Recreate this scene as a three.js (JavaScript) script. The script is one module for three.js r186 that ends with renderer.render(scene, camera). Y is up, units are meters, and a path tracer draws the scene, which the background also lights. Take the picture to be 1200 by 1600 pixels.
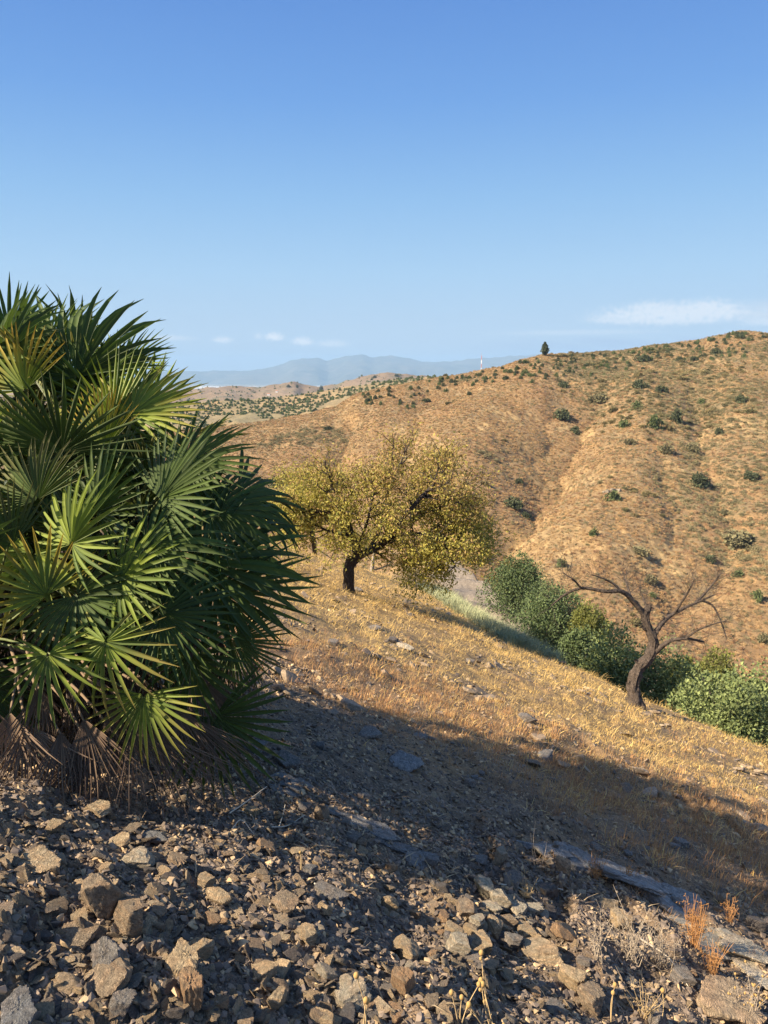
import * as THREE from 'three';
import { mergeGeometries, mergeVertices, toCreasedNormals } from 'three/addons/utils/BufferGeometryUtils.js';
import { ImprovedNoise } from 'three/addons/math/ImprovedNoise.js';
import { ConvexGeometry } from 'three/addons/geometries/ConvexGeometry.js';

// ------------------------------------------------------------------ camera, sky, sun, exposure
const EYE = new THREE.Vector3(0, 1.6, 0);
const PITCH = 10.14 * Math.PI / 180, FOCAL = 1202;             // a phone's main lens, in pixels of a 1200 x 1600 picture
const scene = new THREE.Scene();
const camera = new THREE.PerspectiveCamera(2 * Math.atan(800 / FOCAL) * 180 / Math.PI, 0.75, 0.1, 60000);
camera.position.copy(EYE);
camera.rotation.set(-PITCH, 0, 0);
scene.add(camera);

const renderer = new THREE.WebGLRenderer({ antialias: true });
renderer.toneMapping = THREE.LinearToneMapping;
const EXPOSURE = 2.55;
renderer.toneMappingExposure = EXPOSURE;
renderer.shadowMap.enabled = true;

const SUN_EL = 38 * Math.PI / 180, SUN_SIDE = new THREE.Vector2(-0.94, 0.34).normalize();   // from the left, a little behind the camera
const SUN = new THREE.Vector3(SUN_SIDE.x * Math.cos(SUN_EL), Math.sin(SUN_EL), SUN_SIDE.y * Math.cos(SUN_EL));
const sun = new THREE.DirectionalLight(new THREE.Color().setRGB(1.0, 0.845, 0.62), 5);
sun.name = 'sun';
sun.position.copy(SUN).multiplyScalar(200);
sun.castShadow = true;
sun.shadow.mapSize.set(4096, 4096);
Object.assign(sun.shadow.camera, { left: -60, right: 60, top: 60, bottom: -60, near: 1, far: 500 });
scene.add(sun, sun.target);

// ------------------------------------------------------------------ helpers
function rng(seed) { let s = seed >>> 0; return () => { s = (s + 0x6D2B79F5) | 0; let t = Math.imul(s ^ (s >>> 15), 1 | s); t = (t + Math.imul(t ^ (t >>> 7), 61 | t)) ^ t; return ((t ^ (t >>> 14)) >>> 0) / 4294967296; }; }
const PERM = new Uint8Array(512); { const r = rng(7), p = [...Array(256).keys()]; for (let i = 255; i > 0; i--) { const j = Math.floor(r() * (i + 1)); [p[i], p[j]] = [p[j], p[i]]; } for (let i = 0; i < 512; i++) PERM[i] = p[i & 255]; }
const GX = [], GY = []; for (let i = 0; i < 16; i++) { GX.push(Math.cos(i / 16 * 6.28319)); GY.push(Math.sin(i / 16 * 6.28319)); }
function noise(x, y) {                                            // gradient noise, about -1 to 1
  const ix = Math.floor(x), iy = Math.floor(y), fx = x - ix, fy = y - iy, u = fx * fx * fx * (fx * (fx * 6 - 15) + 10), v = fy * fy * fy * (fy * (fy * 6 - 15) + 10);
  const a = PERM[(ix & 255) + PERM[iy & 255]] & 15, b = PERM[((ix + 1) & 255) + PERM[iy & 255]] & 15, c = PERM[(ix & 255) + PERM[(iy + 1) & 255]] & 15, d = PERM[((ix + 1) & 255) + PERM[(iy + 1) & 255]] & 15;
  const p = GX[a] * fx + GY[a] * fy, q = GX[b] * (fx - 1) + GY[b] * fy, r = GX[c] * fx + GY[c] * (fy - 1), s = GX[d] * (fx - 1) + GY[d] * (fy - 1);
  return 1.45 * (p + (q - p) * u + (r + (s - r) * u - p - (q - p) * u) * v);
}
function fbm(x, y, n = 4, g = 0.5) { let s = 0, a = 1, t = 0; for (let i = 0; i < n; i++) { s += a * noise(x, y); t += a; a *= g; x = x * 2.03 + 17.3; y = y * 2.03 - 9.1; } return s / t; }
const clamp = (x, a = 0, b = 1) => Math.min(Math.max(x, a), b), mix = (a, b, t) => a + (b - a) * t;
const smooth = (a, b, x) => { const t = clamp((x - a) / (b - a)); return t * t * (3 - 2 * t); };
function table(rows, x) { if (x <= rows[0][0]) return rows[0][1]; for (let i = 1; i < rows.length; i++) if (x <= rows[i][0]) { const [a, p] = rows[i - 1], [b, q] = rows[i], t = (x - a) / (b - a); return p + (q - p) * t * t * (3 - 2 * t) * 0.5 + (q - p) * t * 0.5; } return rows[rows.length - 1][1]; }
const V = (x, y, z) => new THREE.Vector3(x, y, z);
const downOf = (py) => Math.tan(PITCH + Math.atan((py - 800) / FOCAL));      // drop per metre ahead of a picture row
function sight(px, py) { const v = V((px - 600) / FOCAL, -(py - 800) / FOCAL, -1).normalize(); return v.applyAxisAngle(V(1, 0, 0), -PITCH); }
function at(px, py, depth) { const v = sight(px, py); return v.multiplyScalar(depth / (-v.z * Math.cos(PITCH) + -v.y * Math.sin(PITCH))).add(EYE); }
function polyDist(x, y, pts) {                                  // distance to a polyline, and how far along
  let best = 1e9, along = 0, side = 1;
  for (let i = 1; i < pts.length; i++) {
    const ax = pts[i - 1][0], ay = pts[i - 1][1], dx = pts[i][0] - ax, dy = pts[i][1] - ay, t = clamp(((x - ax) * dx + (y - ay) * dy) / (dx * dx + dy * dy));
    const ex = x - ax - dx * t, ey = y - ay - dy * t, d = Math.hypot(ex, ey);
    if (d < best) { best = d; along = (i - 1 + t) / (pts.length - 1); side = Math.sign(dx * (y - ay) - dy * (x - ax)) || 1; }
  }
  return [best, along, side];
}
const taken = {};
const numbered = (n) => { const k = taken[n] = (taken[n] ?? -1) + 1; return k ? n + '_' + String(k).padStart(3, '0') : n; };
function tag(o, label, category, group) { o.userData.label = label; o.userData.category = category; if (group) o.userData.group = group; return o; }
function setting(o, label) { o.userData.kind = 'structure'; if (label) o.userData.label = label; return o; }
function put(name, geometry, material, parent = scene) { const m = new THREE.Mesh(geometry, material); m.name = parent === scene ? numbered(name) : name; m.castShadow = m.receiveShadow = true; parent.add(m); return m; }
function base(name, p) { const g = new THREE.Group(); g.name = numbered(name); g.position.copy(p); scene.add(g); return g; }
const lin = (r, g, b) => new THREE.Color().setRGB(r, g, b);
const std = (o) => new THREE.MeshStandardMaterial({ roughness: 1, metalness: 0, ...o });
const phys = (o) => new THREE.MeshPhysicalMaterial({ roughness: 1, metalness: 0, ...o });

// ------------------------------------------------------------------ the sky: clear air, a hazy horizon and low clouds all round
{
  const W = 4096, H = 2048, data = new Float32Array(W * H * 4), E = EXPOSURE;
  // colour by elevation in degrees, as the camera sees it, paled overhead to warm the shade (sRGB 0 to 1)
  const ramp = [[-90, .45, .50, .58], [-3, .70, .78, .87], [0, .785, .835, .89], [3, .75, .84, .925], [7, .68, .82, .945], [12, .57, .75, .93], [18, .445, .645, .90], [24, .375, .57, .855], [35, .36, .55, .83], [60, .35, .53, .79], [90, .345, .52, .77]];
  const toLin = (c) => c <= 0.04045 ? c / 12.92 : ((c + 0.055) / 1.055) ** 2.4;
  const cumulus = [[350, 533, 15, 6, .8], [430, 528, 15, 8, 1], [474, 535, 17, 8, .9], [520, 538, 26, 7, .55], [265, 531, 40, 5, .5], [405, 527, 6, 7, .5], [1040, 500, 105, 20, .75], [965, 503, 50, 10, .6], [1095, 494, 48, 17, .75], [1015, 492, 44, 15, .7], [900, 522, 120, 5, .3], [1060, 508, 60, 5, .6], [1195, 512, 40, 7, .5]].map(([px, py, w, h, k]) => [Math.atan((px - 600) / 1220), -Math.atan(downOf(py)), w / FOCAL, h / FOCAL, k]);
  const r = rng(3);
  for (let i = 0; i < 70; i++) { const az = 0.62 + r() * 5.0; cumulus.push([az > Math.PI ? az - 2 * Math.PI : az, (2.0 + r() * 1.6) / 57.3, (8 + r() * 22) / FOCAL, (5 + r() * 5) / FOCAL, .4 + r() * .6]); }
  for (let j = 0; j < H; j++) {
    const el = ((j + .5) / H - .5) * Math.PI, deg = el * 57.2958;
    let k = 1; while (k < ramp.length - 1 && ramp[k][0] < deg) k++;
    const a = ramp[k - 1], b = ramp[k], t = clamp((deg - a[0]) / (b[0] - a[0]));
    const c0 = [1, 2, 3].map((i) => toLin(mix(a[i], b[i], t)));
    for (let i = 0; i < W; i++) {
      const o = (j * W + i) * 4; let c = c0;
      if (deg > -1.5 && deg < 9) {
        const ang = ((i + .5) / W - .5) * 2 * Math.PI, az = Math.atan2(Math.cos(ang), -Math.sin(ang));   // 0 ahead, positive to the right
        const X = Math.cos(az) * 40, Y = Math.sin(az) * 40, n = fbm(X + Y * .37 + 31, el * 260 + Y, 4);
        // a long low bank of grey-blue stratus, thicker towards the right and round the back, with a white upper edge
        const cover = smooth(.02, .26, az) + smooth(-.9, -2.2, az), top = (2.75 + .45 * noise(X * .11, Y * .11 + 4) + .5 * n) ;
        const bank = clamp(cover) * smooth(top, top - .55, deg) * smooth(-.5, 1.0, deg) * (.75 + .5 * n);
        const cap = clamp(cover - .25) * smooth(1.0, .1, Math.abs(deg - 3.75 - .4 * noise(X * .07 + 3, Y * .09)) / 1.0) * smooth(-.05, .42, noise(X * .115 - 6.1, Y * .115 + 2.2) + .4 * n) ;
        let white = 0;
        for (const [ca, ce, cw, ch, ck] of cumulus) { const dx = (az - ca) / cw, dy = (el - ce) / ch; if (dx * dx + dy * dy < 6) white = Math.max(white, ck * smooth(0.05, .75, Math.exp(-dx * dx - dy * dy * (dy < 0 ? 2.8 : 1)) * (1 + 1.25 * fbm(az * 2.6 / ch + ca * 50, el * 3.4 / ch, 4)) - .12)); }
        c = c0.map((x, m) => { let y = mix(x, [.47, .585, .77][m], 1.0 * clamp(bank)); y = mix(y, [.79, .82, .87][m], clamp(.85 * cap)); return mix(y, [.92, .945, .98][m], clamp(white)); });
      }
      const ang2 = ((i + .5) / W - .5) * 2 * Math.PI, away = Math.acos(clamp(Math.cos(el) * (Math.cos(ang2) * SUN.x + Math.sin(ang2) * SUN.z) + Math.sin(el) * SUN.y, -1, 1)) * 57.3;   // glow added round the sun to lift and warm the shade
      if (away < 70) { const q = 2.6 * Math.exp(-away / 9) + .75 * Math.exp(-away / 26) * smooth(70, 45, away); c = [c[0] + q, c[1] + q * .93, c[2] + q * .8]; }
      data[o] = c[0] / E; data[o + 1] = c[1] / E; data[o + 2] = c[2] / E; data[o + 3] = 1;
    }
  }
  const t = new THREE.DataTexture(data, W, H, THREE.RGBAFormat, THREE.FloatType);
  t.mapping = THREE.EquirectangularReflectionMapping; t.magFilter = t.minFilter = THREE.LinearFilter; t.needsUpdate = true;
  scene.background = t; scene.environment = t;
}
scene.fog = new THREE.FogExp2(new THREE.Color().setRGB(.42, .68, 1), 0.000056);

// ------------------------------------------------------------------ terrain heights
const EDGE = [[16, 6], [8.6, 13.6], [5.6, 16.6], [3.7, 21], [3.2, 30], [3.7, 47], [2.6, 62], [-1, 90]];   // lip of the slope above the track: x, metres ahead
const ROAD = [[4.0, 72], [5.0, 57], [5.7, 48], [6.2, 42], [7.6, 35], [10.5, 27], [15, 20], [24, 10]];
function slopeHeight(x, z) {                                     // the near slope: falls to the right and away from the camera
  const d = -z;
  let y = -0.36 * x - 0.214 * d;
  // a trodden, flatter shoulder where the camera stands, with a heap of broken rock along its rim
  const r = Math.hypot(x + .2, d);
  y += 0.16 * Math.exp(-(((x + 0.9) / 1.5) ** 2) - ((d - 2.0) / .8) ** 2) + .10 * Math.exp(-(((x - .45) / .5) ** 2) - ((d - 2.05) / .42) ** 2);
  y += .12 * smooth(3.0, -3.5, x) * smooth(7, 2, r);
  if (d > 26) y -= .011 * (d - 26) ** 2 * smooth(1.5, -3.5, x) * smooth(90, 40, d);
  const [e, , side] = polyDist(x, d, EDGE), s = e * side * -1;                  // positive beyond the lip
  if (s > -3) {
    const near = smooth(30, 44, d);
    y -= mix(1.15 * smooth(-.6, 5, s), 1.9 * smooth(-.2, 1.3, s), near);
  }
  const [q] = polyDist(x, d, ROAD);
  if (q < 6) {
    const t = polyDist(x, d, ROAD)[1], flat = table([[0, -14.6], [.14, -13.4], [.29, -12.15], [.43, -11.3], [.57, -11.2], [.71, -11.0], [.86, -10.8], [1, -10.6]], t);
    y = mix(y, flat + .26 * Math.sin((x * .75 + d) * 1.15 + 1.5 * noise(x * .4, d * .25)) + .14 * noise(x * .9, d * .9) + .05 * Math.abs(q - .8), smooth(2.6, 1.5, q));
  }
  return y;
}
function detail(x, z) {                                          // stones in the soil, small ledges of bedrock dipping with the slope
  const d = -z, r = Math.hypot(x, d), n = fbm(x * .35, z * .35, 3);
  let y = .16 * n * smooth(1, 8, r) + .05 * fbm(x * 1.3 + 5, z * 1.3, 3);
  const k = smooth(40, 12, r);
  y += smooth(5.5, 3.2, r) * smooth(.6, 1.6, r) * (.055 * fbm(x * 2.7 + 4, z * 2.7, 2) + .03 * fbm(x * 8, z * 8 + 3, 2)) + k * .022 * fbm(x * 5, z * 5, 3) + smooth(9, 4, r) * .012 * fbm(x * 17, z * 17, 2);
  // bedded schist: sloping steps that run across the slope
  const s = (x * .84 + z * .30) * 2.1 + 1.4 * noise(x * .7, z * .7), st = s - Math.floor(s);
  const rock = smooth(.05, .4, noise(x * .45 + 9, z * .45 - 2) + .25 * noise(x * 2.1, z * 2.1)) * smooth(16, 8, r) * smooth(1.6, 2.6, r);
  y += rock * (.075 * (smooth(.0, .18, st) - st));
  return y;
}
const CREST = [[-300, 690, 400], [150, 678, 390], [300, 672, 390], [400, 660, 405], [470, 648, 420], [520, 636, 430], [560, 614, 440], [620, 601, 450], [700, 587, 470], [780, 573, 485], [820, 560, 495], [850, 553, 500], [900, 552, 505], [960, 548, 510], [1030, 538, 516], [1080, 531, 520], [1125, 522, 520], [1150, 516, 520], [1180, 518, 515], [1210, 524, 505], [1300, 545, 500], [1500, 560, 480]];
const crestRow = CREST.map((c) => [c[0], c[1]]), crestFar = CREST.map((c) => [c[0], c[2]]);
const FOOT = 170, FOOTDROP = downOf(1050);
function column(x, d) {                                          // the hill's profile along one bearing: distance ahead, crest distance and height
  const th = clamp(Math.atan2(x, Math.max(d, .001)), -.75, .75), u = 600 + 1220 * Math.tan(th), rho = Math.hypot(x, d) * Math.cos(th);
  const ct = table(crestFar, u), hb = 1.6 - FOOT * FOOTDROP, ht = 1.6 - ct * downOf(table(crestRow, u));
  return [rho, ct, hb, ht, u];
}
function onProfile(px, py) { const d = 300, [, ct, hb, ht] = column((px - 600) / 1220 * d, d), s = (ht - hb) / (ct - FOOT), rho = (1.6 - hb + s * FOOT) / (downOf(py) + s), dep = rho * (Math.cos(PITCH) + downOf(py) * Math.sin(PITCH)); return [(px - 600) / FOCAL * dep, rho]; }
const CUT = [   // gullies (negative) and spurs (positive): metres, half-width, picture points they pass through
  [-9.5, 15, [[950, 610], [930, 650], [905, 690], [885, 722], [860, 770], [838, 810], [808, 858], [785, 900], [770, 940]]],
  [10, 30, [[1015, 585], [1005, 640], [990, 710], [970, 780], [940, 850], [900, 930]]],
  [-6, 9, [[548, 655], [543, 685], [532, 740], [520, 800]]],
  [-7, 16, [[1075, 610], [1085, 680], [1110, 760], [1140, 840], [1130, 900], [1060, 960]]],
  [7, 24, [[850, 562], [795, 620], [742, 675], [715, 735], [700, 800]]],
  [-2.5, 12, [[700, 610], [655, 660], [640, 720], [650, 800]]],
  [3, 22, [[625, 610], [600, 650], [590, 720]]],
  [-3, 9, [[870, 640], [850, 690], [840, 740], [850, 780]]],
  [4, 20, [[1180, 600], [1190, 700], [1200, 800], [1215, 900]]],
  [-2.5, 8, [[1020, 700], [1040, 770], [1050, 850], [1020, 930]]],
].map(([h, w, p]) => [h * 1.1, w * 1.15, p.map(([px, py]) => onProfile(px, py))]);
for (const c of CUT) { const xs = c[2].map((p) => p[0]), ys = c[2].map((p) => p[1]), m = c[1] * 3.2; c.push(Math.min(...xs) - m, Math.max(...xs) + m, Math.min(...ys) - m, Math.max(...ys) + m); }
function hillHeight(x, z) {
  const d = -z, [rho, ct, hb, ht] = column(x, d), t = (rho - FOOT) / (ct - FOOT);
  let y = rho < ct ? mix(hb, ht, t) : ht - (rho - ct) * .16 - Math.min((rho - ct) ** 2 / 500, 40);
  y += 7 * clamp(t) * (1 - clamp(t)) * 4 * .55;                                    // a slightly bellied slope
  const edge = smooth(1.0, .86, t) * smooth(-.4, .1, t);
  for (const [h, w, pts, x0, x1, y0, y1] of CUT) {
    if (x < x0 || x > x1 || d < y0 || d > y1) continue;
    const [q, s] = polyDist(x + 4 * noise(x * .05, d * .05), d + 4 * noise(x * .05 + 9, d * .05), pts);
    y += h * edge * (h < 0 ? Math.exp(-q / w) * 1.15 : Math.exp(-((q / w) ** 2))) * smooth(-.02, .2, s) ;
  }
  y += edge * (3.2 * fbm(x * .021, d * .017, 3) + 1.1 * fbm(x * .09, d * .07, 3)) + .35 * fbm(x * .35, d * .3, 2);
  return y;
}
const RMIX0 = 60, RMIX1 = 150;
function height(x, z) {
  const r = Math.hypot(x, z), w = smooth(RMIX0, RMIX1, r);
  const h = w < 1 ? slopeHeight(x, z) + detail(x, z) : 0;
  return w <= 0 ? h : w >= 1 ? hillHeight(x, z) : mix(h, hillHeight(x, z), w);
}
function hit(px, py, from = 1, to = 900) {                       // the ground point a line of sight meets
  const v = sight(px, py), p = V(0, 0, 0); let a = from, b = 0;
  const above = (t) => (p.copy(v).multiplyScalar(t).add(EYE), p.y - height(p.x, p.z));
  for (let t = from; t < to; t *= 1.012) { if (above(t) < 0) { b = t; break; } a = t; }
  if (!b) return null;
  for (let i = 0; i < 22; i++) { const m = (a + b) / 2; if (above(m) < 0) b = m; else a = m; }
  above(b); return p.clone();
}
const ground = (x, z) => V(x, height(x, z), z);

// a sheet of ground on a grid that is finer near the camera
function sheet(bearings, radii, h, colour, uvScale) {
  const n = bearings.length, m = radii.length, pos = new Float32Array(n * m * 3), col = new Float32Array(n * m * 3), uv = new Float32Array(n * m * 2), idx = new Uint32Array((n - 1) * (m - 1) * 6);
  let k = 0;
  for (let j = 0; j < m; j++) for (let i = 0; i < n; i++, k++) {
    const x = Math.sin(bearings[i]) * radii[j], z = -Math.cos(bearings[i]) * radii[j], y = h(x, z);
    pos.set([x, y, z], k * 3); uv.set([x * uvScale, z * uvScale], k * 2); col.set(colour(x, z, y, radii[j]), k * 3);
  }
  k = 0;
  for (let j = 0; j < m - 1; j++) for (let i = 0; i < n - 1; i++) { const a = j * n + i, b = a + 1, c = a + n, d = c + 1; idx[k++] = a; idx[k++] = b; idx[k++] = c; idx[k++] = b; idx[k++] = d; idx[k++] = c; }
  const g = new THREE.BufferGeometry();
  g.setAttribute('position', new THREE.BufferAttribute(pos, 3)); g.setAttribute('color', new THREE.BufferAttribute(col, 3)); g.setAttribute('uv', new THREE.BufferAttribute(uv, 2));
  g.setIndex(new THREE.BufferAttribute(idx, 1)); g.computeVertexNormals();
  return g;
}
const span = (a, b, n) => Array.from({ length: n }, (_, i) => a + (b - a) * i / (n - 1));
const logspan = (a, b, n) => Array.from({ length: n }, (_, i) => a * (b / a) ** (i / (n - 1)));
const mix3 = (a, b, t) => [mix(a[0], b[0], t), mix(a[1], b[1], t), mix(a[2], b[2], t)];

// textures of grain: soil crumbs and dry-grass fibre, tiling
function grainMap(size, seed, f, contrast) {
  const d = new Uint8Array(size * size * 4), r = rng(seed);
  const layers = f.map(([cells, amp, sx = 1]) => { const g = new Float32Array(cells * cells).map(() => r()); return (u, v) => { const x = u * cells * sx, y = v * cells, ix = Math.floor(x), iy = Math.floor(y), fx = x - ix, fy = y - iy, q = (a, b) => g[((b % cells + cells) % cells) * cells + ((a % cells + cells) % cells)]; return amp * (mix(mix(q(ix, iy), q(ix + 1, iy), fx), mix(q(ix, iy + 1), q(ix + 1, iy + 1), fx), fy) - .5); }; });
  for (let j = 0; j < size; j++) for (let i = 0; i < size; i++) { let s = 0; for (const l of layers) s += l(i / size, j / size); const v = clamp(.87 + s * contrast * .8) * 255, o = (j * size + i) * 4; d[o] = v; d[o + 1] = v; d[o + 2] = v; d[o + 3] = 255; }
  const t = new THREE.DataTexture(d, size, size); t.wrapS = t.wrapT = THREE.RepeatWrapping; t.magFilter = THREE.LinearFilter; t.minFilter = THREE.LinearMipmapLinearFilter; t.generateMipmaps = true; t.needsUpdate = true; return t;
}
const soilGrain = grainMap(1024, 11, [[512, .5], [256, .5], [96, .35], [32, .3], [9, .2]], .85); soilGrain.colorSpace = THREE.SRGBColorSpace;
const soilBump = grainMap(1024, 12, [[512, .35], [200, .5], [70, .5], [24, .4]], .6);
const hillGrain = grainMap(1024, 13, [[512, .5], [256, .6], [128, .4], [48, .35], [12, .25]], .7); hillGrain.colorSpace = THREE.SRGBColorSpace;

// what covers the near slope: 0 bare schist, 1 dry grass; and how red it is
function cover(x, z) {
  const d = -z, r = Math.hypot(x, d);
  let g = .42 + .55 * fbm(x * .42 + 3, z * .42 + 1, 4);
  g += .34 * smooth(4.8, 7.5, r + x * .15) + .22 * smooth(11, 20, r) - .55 * smooth(5.5, 3.0, r);
  g += .35 * smooth(.8, 3.2, x) * smooth(2.5, 5, d) * smooth(9, 6, d);
  return clamp(g);
}
const redness = (x, z) => clamp(smooth(11, 7, Math.hypot(x, z)) * .9 + .35 * noise(x * .3, z * .3 + 7));
const SCHIST = [.165, .128, .10], SOIL = [.33, .21, .108], STRAW = [.57, .37, .12], RUSSET = [.31, .165, .075], TRACK = [.29, .24, .19];
function slopeColour(x, z, y, r) {
  const n = fbm(x * 1.1, z * 1.1, 3), f = fbm(x * 7, z * 7, 2);
  let c = mix3(SCHIST, SOIL, clamp(.4 + .9 * n + .6 * smooth(4, 7.5, r)));
  const g = cover(x, z) * clamp(.55 + .9 * f + .35 * n);
  c = mix3(c, mix3(STRAW, RUSSET, redness(x, z)), clamp(g * .75));
  const [q] = r > 18 ? polyDist(x, -z, ROAD) : [99];
  if (q < 3) c = mix3(TRACK, c, smooth(1.35, 1.9, q + .4 * n));
  const k = .86 + .34 * f; return [c[0] * k, c[1] * k, c[2] * k];
}
const near = [...span(-2.9, -.72, 40), ...span(-.70, .70, 560), ...span(.72, 2.9, 40)];
const slope = put('slope_ground', sheet(near, [.02, ...logspan(.35, 66, 620)], height, slopeColour, .8), std({ vertexColors: true, map: soilGrain, bumpMap: soilBump, bumpScale: .02, roughness: .95 }));
setting(slope, 'stony hillside slope of schist, soil and dry grass falling to the right');

const TAN = [.355, .228, .10], PALE = [.46, .315, .145], DULL = [.285, .20, .107], GREENISH = [.20, .175, .085], EARTH = [.335, .192, .088];
function hillColour(x, z, y, r) {
  const d = -z, n = fbm(x * .02, d * .02, 4), m = fbm(x * .09 + 40, d * .09, 3), f = fbm(x * .4, d * .4, 3);
  let c = mix3(TAN, EARTH, clamp(.35 + 1.1 * n)); c = mix3(c, DULL, clamp(.25 + 1.2 * m + .3 * fbm(x * .012 + 5, d * .012, 2)));
  c = mix3(c, PALE, smooth(.22, .6, fbm(x * .03 + 90, d * .03 + 4, 3) + .35 * f));
  const right = smooth(70, 160, x + (d - 300) * .1); c = mix3(c, GREENISH, clamp((.10 + right * .2) * (.6 + 1.4 * m)));
  const k = .85 + .4 * f; return [c[0] * k, c[1] * k, c[2] * k];
}
const bearing = [...span(-1.2, -.62, 40), ...span(-.6, .6, 640), ...span(.62, 1.2, 40)];
const hill = put('hillside', sheet(bearing, [...logspan(65.9, 170, 50), ...span(171, 540, 420), ...span(542, 760, 40)], (x, z) => height(x, z) - (Math.hypot(x, z) < 66 ? .03 : 0), hillColour, .06), std({ vertexColors: true, map: hillGrain }));
setting(hill, 'dry tawny hillside across the valley with gullies and spurs');

// ------------------------------------------------------------------ distant ridges, plain and mountains
function ridge(name, label, rows, dist, deep, colour, noiseAmp, slopeBack, rough, nb = 420) {
  const h = (x, z) => {
    const d = -z, th = Math.atan2(x, d), u = 600 + 1220 * Math.tan(th), rho = Math.hypot(x, d) * Math.cos(th), top = 1.6 - dist * downOf(table(rows, u));
    const t = (rho - (dist - deep)) / deep;
    const body = t < 1 ? top - (1 - t) * deep * slopeBack : top - (t - 1) * deep * .5;
    return body + noiseAmp * (fbm(x * rough, z * rough, 5) * clamp((1 - t) * 3) + .12 * fbm(x * rough * 9, z * rough * 9, 2));
  };
  const r = span(dist - deep, dist + deep * .35, 110), b = span(-.62, .62, nb);
  const g = sheet(b, r.map((q) => q), (x, z) => h(x, z), colour, 1 / 40);
  const o = put(name, g, std({ vertexColors: true, map: hillGrain })); setting(o, label); return h;
}
const farTint = (a, b, c, f) => (x, z) => { const n = fbm(x * f, z * f, 4), m = fbm(x * f * 5 + 9, z * f * 5, 3); return mix3(mix3(a, b, clamp(.5 + 1.3 * n)), c, smooth(.05, .5, m)); };
const GROVE = [[-300, 640], [150, 634], [250, 630], [330, 626], [400, 623], [450, 619], [500, 611], [560, 601], [620, 592], [680, 588], [720, 592], [800, 600], [1400, 620]];
const groveH = ridge('olive_ridge', 'middle ridge planted with rows of small trees', GROVE, 1000, 520, farTint([.31, .22, .11], [.22, .185, .095], [.37, .25, .12], .006), 16, .17, .006);
const BACK = [[-300, 612], [200, 611], [300, 608], [335, 604], [352, 603], [400, 604], [425, 601], [445, 597], [458, 595], [475, 601], [500, 604], [525, 600], [545, 594], [560, 590], [580, 585], [605, 582], [625, 583], [650, 587], [680, 588], [720, 594], [1400, 620]];
const backH = ridge('brown_ridge', 'farther brown eroded ridge with scattered houses', BACK, 2300, 900, farTint([.26, .19, .12], [.215, .15, .095], [.15, .13, .075], .0032), 46, .20, .0035);
{
  const plain = put('plain', sheet(span(-.8, .8, 120), logspan(2500, 24000, 60), (x, z) => -235 + 6 * fbm(x * .0006, z * .0006, 3), farTint([.14, .14, .09], [.20, .17, .11], [.24, .22, .18], .0006), 1 / 900), std({ vertexColors: true }));
  setting(plain, 'hazy lowland plain below the mountains');
}
const PEAKS = [[-300, 575], [150, 578], [260, 580], [312, 580], [345, 579], [385, 579], [420, 575], [440, 569], [460, 561], [480, 560], [497, 559], [513, 563], [530, 559], [545, 555], [567, 554], [585, 558], [610, 555], [635, 559], [660, 565], [700, 565], [730, 561], [760, 559], [800, 556], [850, 553], [950, 556], [1100, 560], [1500, 566]];
ridge('mountains', 'blue hazy mountain range on the horizon', PEAKS, 21000, 4200, farTint([.09, .10, .085], [.13, .125, .10], [.16, .15, .125], .0005), 260, .16, .00045);

// ------------------------------------------------------------------ builders: tubes, leaves, twigs
function tube(points, radii, sides = 8, knobbly = 0, seed = 1, colour) {
  const n = points.length, pos = [], uv = [], idx = [], col = [];
  let nrm = V(0, 0, 0), tan = points[1].clone().sub(points[0]).normalize();
  nrm = (Math.abs(tan.y) < .9 ? V(0, 1, 0) : V(1, 0, 0)).cross(tan).normalize();
  let len = 0;
  for (let i = 0; i < n; i++) {
    tan = points[Math.min(i + 1, n - 1)].clone().sub(points[Math.max(i - 1, 0)]).normalize();
    nrm.addScaledVector(tan, -nrm.dot(tan)).normalize();
    const b = tan.clone().cross(nrm);
    if (i) len += points[i].distanceTo(points[i - 1]);
    for (let k = 0; k <= sides; k++) {
      const a = k / sides * 2 * Math.PI, kk = k % sides, r = radii[i] * (1 + knobbly * noise(kk * .9 + seed * 3.1, len / Math.max(radii[0], .01) * .8 + seed));
      const p = points[i].clone().addScaledVector(nrm, Math.cos(a) * r).addScaledVector(b, Math.sin(a) * r);
      pos.push(p.x, p.y, p.z); uv.push(k / sides * 2 * Math.PI * radii[0] * 3, len * 3); if (colour) col.push(...colour);
    }
  }
  for (let i = 0; i < n - 1; i++) for (let k = 0; k < sides; k++) { const a = i * (sides + 1) + k, c = a + sides + 1; idx.push(a, a + 1, c, a + 1, c + 1, c); }
  const g = new THREE.BufferGeometry();
  g.setAttribute('position', new THREE.Float32BufferAttribute(pos, 3)); g.setAttribute('uv', new THREE.Float32BufferAttribute(uv, 2)); if (colour) g.setAttribute('color', new THREE.Float32BufferAttribute(col, 3));
  g.setIndex(idx); g.computeVertexNormals(); return g;
}
function curve(pts, n) { const c = new THREE.CatmullRomCurve3(pts, false, 'centripetal'); return c.getPoints(n); }
function tapered(pts, r0, r1, n, sides, knobbly = 0, seed = 1, power = 1) { const p = curve(pts, n); return tube(p, p.map((_, i) => mix(r0, r1, (i / n) ** power)), sides, knobbly, seed); }
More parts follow.
